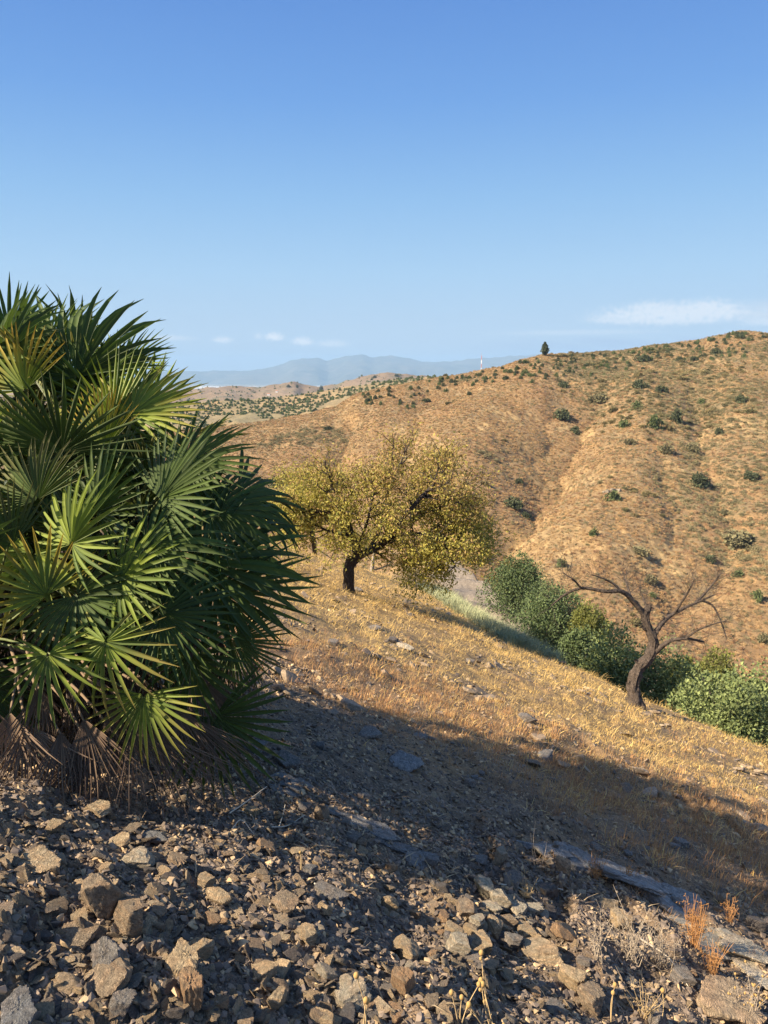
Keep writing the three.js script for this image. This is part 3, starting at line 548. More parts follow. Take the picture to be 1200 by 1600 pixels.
const stoneBump = grainMap(512, 32, [[256, .35], [90, .5], [24, .5, 1]], .8);
const stoneMat = (r, g, b) => std({ color: lin(r, g, b), vertexColors: true, map: stoneGrain, bumpMap: stoneBump, bumpScale: .02, roughness: .9 });
const STONE = { tan: stoneMat(.66, .475, .28), pale: stoneMat(.63, .52, .37), grey: stoneMat(.33, .28, .235), dark: stoneMat(.18, .15, .13), orange: stoneMat(.56, .35, .19), brown: stoneMat(.46, .33, .21), slab: stoneMat(.33, .305, .28) };
const shards = [], chunks = [], plates = [];
for (let i = 0; i < 9; i++) { shards.push(stoneShape(700 + i, 10, .36 + .03 * (i % 4), .075)); chunks.push(stoneShape(720 + i, 10, .62, .085)); plates.push(stoneShape(740 + i, 14, .2, .12)); }
const smallShards = []; for (let i = 0; i < 14; i++) smallShards.push(stoneShape(760 + i, 6, .13 + .045 * (i % 6), .05));
const lean = new THREE.Quaternion(), slopeN = (x, z, e = .25) => V(height(x - e, z) - height(x + e, z), 2 * e, height(x, z - e) - height(x, z + e)).normalize();
function stone(name, geo, mat, px, py, wpx, hpx, label, turn, opts = {}) {
  const p = hit(px, py + hpx * .42, 1, 60); if (!p) return null;
  const s = depthOf(p) / FOCAL, w = wpx * s / 2, h = hpx * s / 2, m = put(name, geo, STONE[mat]);
  geo.computeBoundingBox(); const b = geo.boundingBox, sx = w / ((b.max.x - b.min.x) / 2), sy = h / ((b.max.y - b.min.y) / 2) * (opts.flat ?? ((opts.up ?? .5) > .75 ? .95 : .72));
  m.scale.set(sx, sy, (sx * .72 + sy * .12) * (opts.deep ?? 1));
  m.quaternion.setFromUnitVectors(V(0, 1, 0), slopeN(p.x, p.z)).slerp(new THREE.Quaternion(), opts.up ?? .5).multiply(new THREE.Quaternion().setFromEuler(new THREE.Euler(opts.pitch ?? .15, turn, opts.roll ?? 0)));
  m.position.set(p.x, p.y + h * (opts.lift ?? .55), p.z - m.scale.z * .4);
  if (opts.bed) m.scale.y *= .42;
  m.position.y = Math.max(height(m.position.x, m.position.z) + h * (opts.bed ? .08 : .35), m.position.y);
  if (m.position.y - height(m.position.x, m.position.z) > h * (opts.bed ? .12 : .8)) m.position.y = height(m.position.x, m.position.z) + h * (opts.bed ? .1 : .6);
  tag(m, label, 'stone', 'loose stones in the foreground'); return m;
}
{
  const S = shards, C = chunks, P = plates, list = [
    [C[0], 'tan', 150, 1262, 46, 24, 'tan angular stone just below the dead palm leaves', .3], [S[1], 'tan', 82, 1290, 34, 20, 'small tan stone near the picture edge below the palm', .7], [S[2], 'tan', 187, 1313, 44, 24, 'elongated tan stone in the upper row of the rubble', .5, { roll: .4 }], [C[3], 'pale', 210, 1338, 54, 32, 'pale knobbly tan stone, brightest in the left rubble', .1], [P[0], 'slab', 234, 1311, 50, 15, 'thin grey slab beside the pale knobbly stone', -.3],
    [C[1], 'brown', 160, 1398, 66, 92, 'big upright grey-brown boulder in the left rubble', .9, { up: .9 }], [C[2], 'brown', 198, 1424, 60, 62, 'second large boulder leaning against the upright one', 2.2, { up: .8 }], [C[4], 'tan', 322, 1377, 32, 29, 'rounded tan stone, alone in dark gravel', 1.2], [S[3], 'tan', 340, 1399, 44, 25, 'tan stone touching the rounded one', .2], [P[3], 'tan', 285, 1508, 54, 34, 'flat-topped tan stone, largest in the bottom middle gravel', .4, { flat: 1.3 }], [C[5], 'tan', 311, 1480, 42, 40, 'tan stone leaning behind the flat-topped stone', 1.7],
    [S[4], 'orange', 296, 1550, 36, 56, 'upright rust-orange stone blade at the bottom', .3, { up: .95, flat: 1.2 }], [P[5], 'grey', 165, 1500, 54, 44, 'tilted grey plate in the lower left rubble', .6, { roll: .6, flat: 1.3 }], [S[6], 'brown', 172, 1534, 62, 42, 'tilted ochre-edged slab below the grey plate', .8, { roll: .65 }], [S[7], 'grey', 186, 1573, 46, 52, 'grey upright stone at the bottom edge left of the orange blade', 1.1, { up: .9 }], [P[6], 'brown', 115, 1470, 64, 22, 'long flat brown stone above the tilted grey plate', .2],
    [C[6], 'tan', 481, 1462, 42, 30, 'crumbly tan stone alone in the middle gravel', 2.4], [C[7], 'pale', 556, 1553, 58, 46, 'pale lump of rock near the yellow stalks at the bottom', .5], [C[8], 'tan', 432, 1562, 40, 40, 'knobbly tan stone at the bottom between gravel patches', .9], [P[1], 'grey', 515, 1396, 58, 24, 'grey slab with one lit end in the middle gravel', -.2], [S[8], 'brown', 450, 1411, 46, 28, 'brown hump of rock left of the grey lit-ended slab', .3], [S[0], 'orange', 35, 1510, 27, 26, 'small orange-tan stone by the left edge', 1.4], [P[2], 'slab', 18, 1580, 60, 40, 'blue-grey slab in the bottom left corner', .1], [P[4], 'tan', 52, 1345, 74, 24, 'long flat tan slab near the left edge', .1], [C[2], 'tan', 500, 1592, 44, 28, 'tan stone cut by the bottom edge', 2.9],
    [C[1], 'pale', 785, 1408, 40, 42, 'pale block at the top of the stone pile', .4, { up: .8 }], [S[5], 'pale', 760, 1388, 44, 30, 'pale wedge at the crest of the stone pile', 1.9], [C[3], 'tan', 772, 1446, 38, 36, 'tan block in the middle of the stone pile', 1.1], [C[4], 'pale', 720, 1478, 42, 36, 'pale block low on the left of the stone pile', .2], [C[5], 'tan', 752, 1474, 46, 36, 'tan block low in the stone pile beside the pale one', 2.6], [S[1], 'tan', 707, 1455, 36, 30, 'tan shard on the left flank of the stone pile', 2.0], [C[6], 'grey', 802, 1471, 38, 34, 'grey block low on the right of the stone pile', .7], [P[7], 'pale', 813, 1421, 32, 17, 'thin pale plate at the right top of the stone pile', .3], [S[2], 'orange', 886, 1458, 54, 28, 'orange-tan tilted slab right of the stone pile', .3, { roll: -.55 }], [C[7], 'tan', 855, 1491, 68, 38, 'broad tan rock right of the stone pile, below the orange slab', .1], [C[8], 'brown', 795, 1438, 32, 26, 'brown block inside the stone pile', 3.0], [C[0], 'brown', 727, 1421, 48, 30, 'brown block at the upper left of the stone pile', .9], [S[6], 'tan', 900, 1530, 38, 42, 'tan upright stone below the orange slab', .8, { up: .9 }], [S[7], 'brown', 925, 1562, 54, 46, 'layered brown rock near the bottom right weeds', 1.5], [C[2], 'tan', 610, 1410, 28, 36, 'tan stone by itself left of the stone pile', .2], [S[3], 'tan', 634, 1486, 62, 38, 'tan splintered rock below and left of the stone pile', 2.2], [S[4], 'orange', 630, 1535, 32, 46, 'rust-orange stone below the splintered rock', .9, { up: .9 }], [C[3], 'orange', 880, 1352, 38, 32, 'rounded orange-tan stone at the edge of the shade', 1.3], [S[0], 'pale', 785, 1336, 22, 32, 'small pale stone standing upright in the shade', .3, { up: .95 }], [C[4], 'grey', 1072, 1530, 42, 26, 'rounded grey stone among the dry weeds', .3], [P[8], 'brown', 1145, 1568, 104, 50, 'wide brown slab in the bottom right corner', .2], [S[8], 'tan', 970, 1436, 32, 42, 'tan stone standing behind the grey weeds', 1.2, { up: .8 }], [P[0], 'brown', 675, 1570, 40, 20, 'flat brown stone at the bottom middle', .9], [C[6], 'pale', 745, 1440, 34, 30, 'pale chunk in the left middle of the stone pile', 1.3], [C[8], 'tan', 738, 1455, 30, 26, 'small tan chunk wedged in the stone pile', 2.3], [S[5], 'pale', 770, 1420, 34, 26, 'pale shard just under the crest of the stone pile', 2.8], [C[5], 'tan', 828, 1458, 30, 26, 'tan chunk at the right foot of the stone pile', .6],
    [P[1], 'slab', 392, 1168, 52, 26, 'grey slab lying beside the palm skirt', .2], [P[2], 'grey', 444, 1188, 40, 18, 'flat dark-edged stone on the shaded slope near the palm', .4], [P[3], 'slab', 447, 1228, 54, 40, 'blue-grey slab of bedrock below the palm in shade', .6, { up: .05, lift: .2, bed: 1, deep: 1.5 }], [P[4], 'slab', 634, 1193, 58, 20, 'thin blue-grey slab in the middle of the shaded slope', .3], [P[5], 'grey', 577, 1145, 40, 15, 'small flat grey stone just inside the shade edge', .1], [C[7], 'brown', 504, 1268, 23, 30, 'rounded brown stone standing in the shade', 1.1, { up: .9 }], [S[1], 'grey', 473, 1262, 28, 19, 'small grey stone beside the rounded brown stone', .6], [P[6], 'slab', 622, 1330, 84, 38, 'broad blue-grey slab above the stone pile', .3, { up: .05, lift: .2, bed: 1, deep: 1.5 }], [P[7], 'slab', 900, 1336, 130, 36, 'long pale grey bedrock slab in the shade', .1, { up: .05, lift: .2, bed: 1, deep: 1.5 }], [P[8], 'slab', 1015, 1392, 160, 48, 'largest pale grey bedrock slab, behind the dry weeds', .15, { up: .05, lift: .2, bed: 1, deep: 1.5 }], [P[0], 'pale', 1152, 1482, 130, 60, 'sunlit pale bedrock ledge right of the orange weeds', .1, { up: .05, lift: .2, bed: 1, deep: 1.5 }], [P[2], 'slab', 560, 1290, 90, 24, 'dark grey bedrock ledge in the shade below the twigs', .2, { up: .05, lift: .2, bed: 1, deep: 1.5 }],
    [C[1], 'grey', 825, 1122, 32, 18, 'dark stone with a black shadow on the sunny slope', .4], [S[2], 'grey', 587, 980, 22, 10, 'dark stone on the straw below the almond tree', .3], [S[3], 'pale', 633, 1010, 30, 11, 'pale flat stone on the straw slope', .2], [S[4], 'grey', 521, 1004, 20, 12, 'dark stone by the palm tips on the sunny slope', 1.3], [C[0], 'dark', 613, 1000, 22, 11, 'dark broken stone above the pale flat one', .6], [S[6], 'grey', 560, 922, 16, 8, 'stone at the foot of the almond trunk', .2], [C[5], 'dark', 642, 960, 14, 8, 'small dark stone near the lip of the slope', .2], [C[6], 'grey', 735, 1033, 18, 10, 'small grey stone on the upper straw slope', .8],
  ];
  for (const [g, m, px, py, w, h, label, turn, o] of list) {
    if (!o?.bed) { stone('rock', g, m, px, py, w, h, label, turn, o); continue; }
    const p = hit(px, py, 1, 60), s = depthOf(p) / FOCAL, q = base('bedrock_ledge', p), rr = rng(px + py), n = slopeN(p.x, p.z, .3), al = V(1, 0, 0).addScaledVector(n, -n.x).normalize(), dn = al.clone().cross(n).normalize(); tag(q, label, 'bedrock', 'bedrock slabs');
    for (let k = 0; k < 9; k++) {                              // splintered beds, each a step lower than the last
      const a = (rr() - .5) * w * .9, b = (rr() - .5) * h * 1.5, x = p.x + (al.x * a - dn.x * b) * s, z = p.z + (al.z * a - dn.z * b) * s, b0 = plates[(k + px) % 9], t = put('layer', b0, STONE[m], q), sz = w * s * (.17 + .16 * rr());
      t.scale.set(sz * 1.5, sz * (.45 + .25 * rr()), sz * (.8 + .4 * rr())); t.quaternion.setFromUnitVectors(V(0, 1, 0), slopeN(x, z, .15).add(unit(rr).multiplyScalar(.1)).normalize()).multiply(new THREE.Quaternion().setFromAxisAngle(V(0, 1, 0), (rr() - .5) * 1.2)); t.position.set(x, height(x, z) + sz * .02 * rr(), z).sub(p);
    }
  }
  // more loose stones of the rubble, no two of them worth telling apart
  const r = rng(91), mats = ['tan', 'tan', 'pale', 'grey', 'grey', 'dark', 'brown', 'brown', 'orange'];
  const size = (w) => w < 20 ? 'very small' : w < 28 ? 'small' : 'fist-sized';
  const zone = (px, py, a) => a >= .85 ? (px < 620 ? 'on the shaded slope beside the palm' : px < 850 ? 'on the shaded slope above the stone pile' : 'on the shaded slope by the bedrock slabs') : a >= .45 && a < .62 ? (py < 1440 ? 'on top of the stone pile' : 'at the foot of the stone pile') : px < 200 ? (py < 1400 ? 'in the rubble below the dead palm leaves' : py < 1500 ? 'in the rubble by the left picture edge' : 'in the bottom left corner rubble') : px < 420 ? (py < 1400 ? 'in the gravel below the pale twigs' : 'in the gravel near the upright orange blade') : px < 690 ? (py < 1430 ? 'in the middle gravel by the white stick' : 'in the middle gravel near the bottom edge') : px < 880 ? 'in the rubble around the branching yellow stalks' : py < 1480 ? 'among the grey twiggy weeds' : 'in the rubble of the bottom right corner';
  for (let i = 0; i < 215; i++) {
    let px, py; const a = r();
    if (a < .45) { px = r() * 620; py = 1265 + r() * 330; } else if (a < .62) { px = 690 + r() * 170; py = 1385 + r() * 120; } else if (a < .85) { px = 600 + r() * 600; py = 1380 + r() * 215; } else { px = 380 + r() * 700; py = 1150 + r() * 230; }
    const w = (13 + 30 * r() * r()) * (.7 + .5 * (py - 1100) / 500), flat = .35 + .45 * r();
    const k = a >= .85 ? (r() < .7 ? 'slab' : 'grey') : mats[Math.floor(r() * mats.length)];
    stone('loose_stone', smallShards[i % 14], k, px, py, w, w * flat, `${size(w)} ${k === 'slab' ? 'blue-grey' : k} ${flat < .5 ? 'flat ' : flat < .65 ? '' : 'blocky '}stone ${zone(px, py, a)}`, r() * 6, { up: r(), roll: (r() - .5) * .8, pitch: (r() - .5) * .6 });
  }
}
// rubble: hand-sized shards past counting, thickest on the left and round the pile
{
  const r = rng(18), M = new THREE.Matrix4(), Q = new THREE.Quaternion(), c = new THREE.Color(), mat = std({ color: lin(1, 1, 1), vertexColors: true, map: stoneGrain, bumpMap: stoneBump, bumpScale: .015, roughness: .92 });
  for (let v = 0; v < 7; v++) {
    const items = [];
    for (let i = 0; i < 300; i++) {
      const a = r(), px = a < .5 ? r() * 620 : a < .78 ? 660 + r() * 230 : r() * 1200, py = a < .75 ? 1275 + r() * 330 : 1180 + r() * 420, p = hit(px, py, 1, 12); if (!p) continue;
      items.push([p, (.008 + .022 * r() * r())]);
    }
    const o = new THREE.InstancedMesh(smallShards[v * 2], mat, items.length); o.name = numbered('rubble'); o.userData.kind = 'stuff'; o.userData.label = 'broken shale shards strewn over the foreground'; o.castShadow = o.receiveShadow = true;
    items.forEach(([p, k], i) => { Q.setFromUnitVectors(V(0, 1, 0), slopeN(p.x, p.z, .1).add(unit(r).multiplyScalar(.75)).normalize()).multiply(new THREE.Quaternion().setFromAxisAngle(V(0, 1, 0), r() * 6.28)); M.compose(p.add(V(0, k * .3, 0)), Q, V(k * 1.6, k * (.6 + .5 * r()), k * (.9 + .6 * r()))); o.setMatrixAt(i, M); const t = tint(r, r() < .5 ? [.20, .165, .14] : [.52, .375, .22], r() < .5 ? [.36, .265, .18] : [.64, .48, .30]); o.setColorAt(i, c.setRGB(...t)); });
    scene.add(o);
  }
}
// broken rock scattered over the sunny slope
{
  const r = rng(19), M = new THREE.Matrix4(), Q = new THREE.Quaternion(), c = new THREE.Color(), mat = std({ color: lin(1, 1, 1), vertexColors: true, map: stoneGrain, roughness: .92 });
  for (let v = 0; v < 5; v++) {
    const items = [];
    for (let i = 0; i < 460; i++) { const rad = mix(5.5, 26, r()), az = -.25 + r() * .9, x = Math.sin(az) * rad, z = -Math.cos(az) * rad; if (noise(x * .5 + 20, z * .5) < -.05 + .3 * r() || polyDist(x, -z, EDGE)[2] < 0) continue; items.push([x, z, (.02 + .075 * r() ** 3) * mix(.8, 1.3, rad / 26)]); }
    const o = new THREE.InstancedMesh(smallShards[v * 2 + 1], mat, items.length); o.name = numbered('scattered_rock'); o.userData.kind = 'stuff'; o.userData.label = 'broken rock scattered over the sunny straw slope'; o.castShadow = o.receiveShadow = true;
    items.forEach(([x, z, k], i) => { Q.setFromUnitVectors(V(0, 1, 0), slopeN(x, z, .2).add(unit(r).multiplyScalar(.5)).normalize()).multiply(new THREE.Quaternion().setFromAxisAngle(V(0, 1, 0), r() * 6.28)); M.compose(V(x, height(x, z) + k * .25, z), Q, V(k * 1.5, k, k * 1.1)); o.setMatrixAt(i, M); o.setColorAt(i, c.setRGB(...tint(r, [.20, .155, .12], [.40, .30, .20]))); });
    scene.add(o);
  }
}
// gravel: chips and splinters too many to count
{
  const r = rng(17), chip = (seed, flat) => { const q = rng(seed), pts = []; for (let i = 0; i < 10; i++) { const u = unit(q); pts.push(V(u.x, u.y * flat, u.z * (.55 + .35 * q()))); } const g = new ConvexGeometry(pts); g.deleteAttribute('uv'); return g; };
  const mat = std({ color: lin(1, 1, 1), roughness: .93 }), tones = [[.145, .112, .088], [.175, .135, .105], [.24, .178, .125], [.115, .09, .073], [.40, .285, .165], [.45, .325, .185]];
  const M = new THREE.Matrix4(), Q = new THREE.Quaternion(), c = new THREE.Color();
  const zones = [[46000, 1.15, 4.2, .005, .024], [26000, 3.6, 8.5, .009, .028], [20000, 6.5, 24, .014, .06]];
  for (let v = 0; v < 8; v++) {
    const geo = chip(800 + v, .28 + .07 * (v % 5)), items = [];
    for (const [n, r0, r1, s0, s1] of zones) for (let i = 0; i < n / 8; i++) {
      const rad = Math.sqrt(mix(r0 * r0, r1 * r1, r() ** 1.15)), az = (r() - .5) * 1.34 + .02, x = Math.sin(az) * rad, z = -Math.cos(az) * rad, k = s0 * (s1 / s0) ** (r() ** 1.7);
      if (cover(x, z) > .62 && r() < .72) continue;
      if (rad > 18 && polyDist(x, -z, EDGE)[2] < 0) continue;
      items.push([x, z, k, r()]);
    }
    const o = new THREE.InstancedMesh(geo, mat, items.length); o.name = numbered('gravel'); o.userData.kind = 'stuff'; o.userData.label = 'dark schist gravel and splinters covering the slope'; o.castShadow = o.receiveShadow = true;
    items.forEach(([x, z, k, t], i) => {
      Q.setFromUnitVectors(V(0, 1, 0), slopeN(x, z, .1).add(unit(r).multiplyScalar(.85)).normalize()).multiply(new THREE.Quaternion().setFromAxisAngle(V(0, 1, 0), r() * 6.28));
      M.compose(V(x, height(x, z) + k * .15, z), Q, V(k, k * (.7 + .6 * r()), k)); o.setMatrixAt(i, M);
      const near = Math.hypot(x, z), a = tones[Math.floor(r() * (near < 6 ? 4.9 : 6))], b = .75 + .5 * r(); o.setColorAt(i, c.setRGB(a[0] * b, a[1] * b, a[2] * b));
    });
    scene.add(o);
  }
}

// ------------------------------------------------------------------ dry grass, weeds, twigs
function tuft(seed, n, h, wide, lie, thick = .0028) {               // a tuft of bent blades
  const r = rng(seed), pos = [], idx = [];
  for (let i = 0; i < n; i++) {
    const a = r() * 6.283, o = V(Math.cos(a) * wide * r(), 0, Math.sin(a) * wide * r()), d = V(Math.cos(a + r()), 0, Math.sin(a + r())), l = h * (.5 + .7 * r()), b = lie * (.4 + r()), t = thick * (.7 + .7 * r()), s = V(-d.z, 0, d.x), k = pos.length / 3;
    [0, .5, 1].forEach((q) => { const w = t * (q === 1 ? .25 : 1), c = o.clone().addScaledVector(d, l * b * q * q).add(V(0, l * q * Math.sqrt(Math.max(.05, 1 - b * b * q * .6)), 0)); for (const e of [-1, 1]) { const p = c.clone().addScaledVector(s, e * w); pos.push(p.x, p.y, p.z); } });
    for (const q of [0, 2]) idx.push(k + q, k + q + 1, k + q + 2, k + q + 1, k + q + 3, k + q + 2);
  }
  const g = new THREE.BufferGeometry(); g.setAttribute('position', new THREE.Float32BufferAttribute(pos, 3)); g.setIndex(idx); const f = g.toNonIndexed(); f.computeVertexNormals(); return f;
}
const STRAWMAT = phys({ color: lin(1, 1, 1), roughness: .8, transmission: .25, thickness: 0, side: THREE.DoubleSide });
function sow(name, label, geos, items, mat = STRAWMAT) {
  const M = new THREE.Matrix4(), Q = new THREE.Quaternion(), c = new THREE.Color();
  geos.forEach((g, v) => {
    const mine = items.filter((_, i) => i % geos.length === v), o = new THREE.InstancedMesh(g, mat, mine.length); o.name = numbered(name); o.userData.kind = 'stuff'; o.userData.label = label; o.castShadow = o.receiveShadow = true;
    mine.forEach(([p, up, turn, s, col, sy], i) => { Q.setFromUnitVectors(V(0, 1, 0), up).multiply(new THREE.Quaternion().setFromAxisAngle(V(0, 1, 0), turn)); M.compose(p, Q, V(s, s * (sy ?? 1), s)); o.setMatrixAt(i, M); o.setColorAt(i, c.setRGB(...col)); });
    scene.add(o);
  });
}
{
  const r = rng(29), straw = [], rus = [], verge = [];
  // straw on the sunny slope, combed down the slope, and russet stems nearer by
  for (let i = 0; i < 40000; i++) {
    const rad = mix(4.2, 34, r() ** 1.35), az = -.30 + r() * 1.0, x = Math.sin(az) * rad, z = -Math.cos(az) * rad, g = cover(x, z) + .3 * fbm(x * 2.2, z * 2.2, 2);
    if (r() > .8 * smooth(.46, 1.05, g) || polyDist(x, -z, EDGE)[2] < 0) continue;
    const red = redness(x, z), isRed = r() < red * .8, up = slopeN(x, z, .2).add(V((r() - .35) * 1.1, .1, (r() - .5) * 1.0)).normalize();
    if (isRed) rus.push([V(x, height(x, z) - .01, z), up.lerp(V(0, 1, 0), .7).normalize(), r() * 6.28, .6 + .7 * r(), tint(r, [.42, .20, .07], [.50, .29, .11])]);
    else straw.push([V(x, height(x, z) - .012, z), up, r() * 6.28, (.6 + .8 * r()) * mix(.8, 1.25, smooth(6, 20, rad)), tint(r, [.64, .42, .125], [.74, .52, .19])]);
  }
  const P = (x, z) => V(x, height(x, z) - .01, z);
  // russet stems in the shade on the right and sparse ones in the rubble
  for (let i = 0; i < 9000; i++) { const x = .6 + r() * 4.2, d = 3.0 + r() * 4.4, k = noise(x * .9 + 4, d * .9); if (r() > smooth(-.1, .5, k) * smooth(2.4, 4.2, x * .6 + d * .6)) continue; rus.push([P(x, -d), V((r() - .5) * .8, 1, (r() - .5) * .8).normalize(), r() * 6.28, .3 + .5 * r(), tint(r, [.28, .15, .075], [.36, .22, .11])]); }
  // a russet belt along the edge of the palm's shade
  for (let i = 0; i < 2600; i++) { const x = -1.3 + r() * 3.6, d = 5.3 + r() * 3.4, k = noise(x * 1.1 + 2, d * 1.1); if (r() > smooth(-.35, .35, k)) continue; rus.push([P(x, -d), V((r() - .5) * .7, 1, (r() - .5) * .7).normalize(), r() * 6.28, .3 + .5 * r(), tint(r, [.40, .20, .08], [.52, .33, .135])]); }
  sow('dry_grass', 'flattened golden straw on the sunny slope', [tuft(1, 16, .075, .14, 1.3, .0016), tuft(2, 14, .10, .17, 1.4, .0015), tuft(3, 18, .055, .12, 1.1, .0016)], straw);
  sow('russet_grass', 'rust-brown dry grass stems in patches on the slope', [tuft(4, 10, .08, .08, .6, .0015), tuft(5, 8, .10, .07, .5, .0014), tuft(6, 12, .06, .09, .85, .0015)], rus);
  // grey-green weeds along the lip above the track
  for (let i = 0; i < 2200; i++) {
    const t = r(), a = [[4.75, 19], [4.3, 20.4], [3.8, 23], [3.4, 26], [3.1, 29], [3.0, 33]], f = t * (a.length - 1), k = Math.min(a.length - 2, Math.floor(f)), x = mix(a[k][0], a[k + 1][0], f - k) + (r() + r() - 1) * .9 - .75, d = mix(a[k][1], a[k + 1][1], f - k) + (r() - .5) * 1.2;
    if (noise(x * .8, d * .5) < -.45) continue;
    verge.push([P(x, -d), V((r() - .5) * .5, 1, (r() - .5) * .5).normalize(), r() * 6.28, .7 + .9 * r(), tint(r, [.25, .275, .14], [.37, .37, .205])]);
  }
  sow('roadside_weeds', 'pale grey-green weeds along the lip above the dirt track', [tuft(7, 18, .20, .14, .6, .004), tuft(8, 16, .26, .12, .5, .0035)], verge);
  // broken straw and leaf litter lying on the near ground
  const litter = [];
  for (let i = 0; i < 7000; i++) { const rad = mix(1.3, 9, Math.sqrt(r())), az = -.5 + r() * 1.1, x = Math.sin(az) * rad, z = -Math.cos(az) * rad; if (r() > .35 + .65 * smooth(-.2, .4, noise(x * 1.3 + 8, z * 1.3)) || (x < -.1 && rad < 3 && r() < .8)) continue; litter.push([P(x, z).add(V(0, .012, 0)), slopeN(x, z, .1).add(unit(r).multiplyScalar(.2)).normalize(), r() * 6.28, .5 + .7 * r(), tint(r, [.30, .19, .10], [.48, .36, .20]), .25]); }
  sow('straw_litter', 'short broken bits of straw lying on the stony ground', [tuft(9, 4, .07, .05, 1.1, .0018), tuft(10, 3, .10, .04, 1.1, .0016)], litter);
}
// single weeds that stand out: dry stalks with seed heads
const HEAD = std({ color: lin(.40, .25, .09) }), STALK = std({ color: lin(.46, .33, .17) }), PALESTALK = std({ color: lin(.42, .34, .25) }), ORANGESTALK = phys({ color: lin(.50, .25, .085), roughness: .9, transmission: .2, thickness: 0 });
function weed(px, py, hpx, label, { n = 3, mat = STALK, heads = true, spread = .35, thick = .0016, leafy = 0, bend = .5, seed = 1 } = {}) {
  const p = hit(px, py, 1, 40); if (!p) return; const s = depthOf(p) / FOCAL, H = hpx * s, g = base('dry_weed', p), r = rng(seed * 131 + px); tag(g, label, 'weed', 'dry weeds in the foreground');
  const st = [], hd = [], lf = [];
  for (let i = 0; i < n; i++) {
    const a = r() * 6.28, h = H * (i ? .45 + .55 * r() : 1), e = V(Math.cos(a) * spread * h * r(), h, Math.sin(a) * spread * h * r()), m = e.clone().multiplyScalar(.55).add(V((r() - .5) * bend * .25 * h, 0, (r() - .5) * bend * .25 * h)), b = V((r() - .5) * .3 * spread * H, -.02, (r() - .5) * .3 * spread * H), c = curve([b, m.add(b.clone().multiplyScalar(.5)), e], 8);
    st.push(tube(c, c.map((_, k) => thick * mix(1.2, .6, k / 8)), 5));
    const knob = (q, k) => { const gg = new THREE.IcosahedronGeometry(k, 1); gg.scale(1, 1.25, 1); gg.translate(q.x, q.y, q.z); gg.deleteAttribute('uv'); hd.push(gg); };
    if (heads) { knob(e, thick * 4.2); }
    for (let k = 0; k < leafy; k++) { const q = c[2 + Math.floor(r() * 6)], d = unit(r).add(V(0, .5, 0)).normalize(), l = H * (.08 + .14 * r()), tip = q.clone().addScaledVector(d, l); st.push(tube([q, q.clone().lerp(tip, .5).add(unit(r).multiplyScalar(l * .1)), tip], [thick * .6, thick * .5, thick * .3], 4)); if (heads && r() < .5) knob(tip, thick * 2.6); else if (r() < .6) { for (let j = 0; j < 2; j++) { const x = new THREE.IcosahedronGeometry(thick * 2, 0); x.scale(1, 2.2, .5); x.rotateZ(r() * 3); x.translate(tip.x + (r() - .5) * l * .4, tip.y - r() * l * .3, tip.z); x.deleteAttribute('uv'); lf.push(x); } } }
  }
  put('stalks', mergeGeometries(st), mat, g).userData.kind = 'stuff';
  if (hd.length) put('seed_heads', mergeGeometries(hd), HEAD, g).userData.kind = 'stuff';
  if (lf.length) put('husks', mergeGeometries(lf), mat, g).userData.kind = 'stuff';
}
weed(572, 1625, 110, 'yellow stalk with round seed heads at the bottom, left of the pale lump', { n: 3, thick: .0019, spread: .3, seed: 1 });
weed(768, 1625, 105, 'two yellow branching stalks with seed heads at the bottom, below the stone pile', { n: 5, thick: .0019, spread: .7, leafy: 2, seed: 2 });
weed(720, 1605, 75, 'small yellow stalk left of the branching stalks at the bottom', { n: 3, thick: .0017, spread: .4, seed: 3 });
weed(955, 1600, 70, 'upright stalk with a knobbed head below the layered brown rock', { n: 2, thick: .0019, spread: .1, seed: 4 });
weed(1030, 1610, 70, 'single stalk with a round head near the bottom right weeds', { n: 1, thick: .002, spread: .1, seed: 5 });
weed(1085, 1480, 92, 'tall rust-orange tuft of dry stems beside the pale ledge', { n: 34, mat: ORANGESTALK, heads: false, leafy: 5, spread: .30, thick: .0012, seed: 6 });
weed(1112, 1520, 62, 'low rust-orange tuft in front of the tall orange one', { n: 26, mat: ORANGESTALK, heads: false, leafy: 5, spread: .6, thick: .0012, seed: 7 });
weed(1140, 1440, 46, 'small orange tuft behind the tall orange one', { n: 18, mat: ORANGESTALK, heads: false, leafy: 4, spread: .5, thick: .0012, seed: 8 });
weed(985, 1500, 90, 'grey-brown twiggy weed left of the orange tufts', { n: 22, mat: PALESTALK, heads: false, leafy: 6, spread: .8, thick: .0012, seed: 9 });
weed(1035, 1510, 75, 'grey-brown twiggy weed nearest the orange tufts', { n: 24, mat: PALESTALK, heads: false, leafy: 6, spread: .8, thick: .0011, seed: 10 });
weed(935, 1500, 75, 'thin grey weed beside the standing tan stone', { n: 12, mat: PALESTALK, heads: false, leafy: 3, spread: .5, thick: .0012, seed: 11 });
weed(930, 1375, 62, 'reddish wispy weed on the edge of the long pale slab', { n: 14, mat: ORANGESTALK, heads: false, leafy: 5, spread: .5, thick: .001, seed: 12 });
weed(980, 1372, 30, 'low reddish weed between the two pale bedrock slabs', { n: 14, mat: ORANGESTALK, heads: false, leafy: 4, spread: .9, thick: .001, seed: 13 });
weed(838, 1355, 75, 'thin curved grey stalk left of the rounded orange-tan stone', { n: 3, mat: PALESTALK, heads: false, leafy: 1, spread: .5, thick: .0013, seed: 14 });
weed(1165, 1600, 95, 'tangle of dry stems in the bottom right corner', { n: 16, mat: PALESTALK, heads: true, leafy: 3, spread: .6, thick: .0012, seed: 15 });
weed(470, 1360, 30, 'small dry flower stem in dark gravel', { n: 2, heads: true, spread: .4, thick: .0013, seed: 16 });
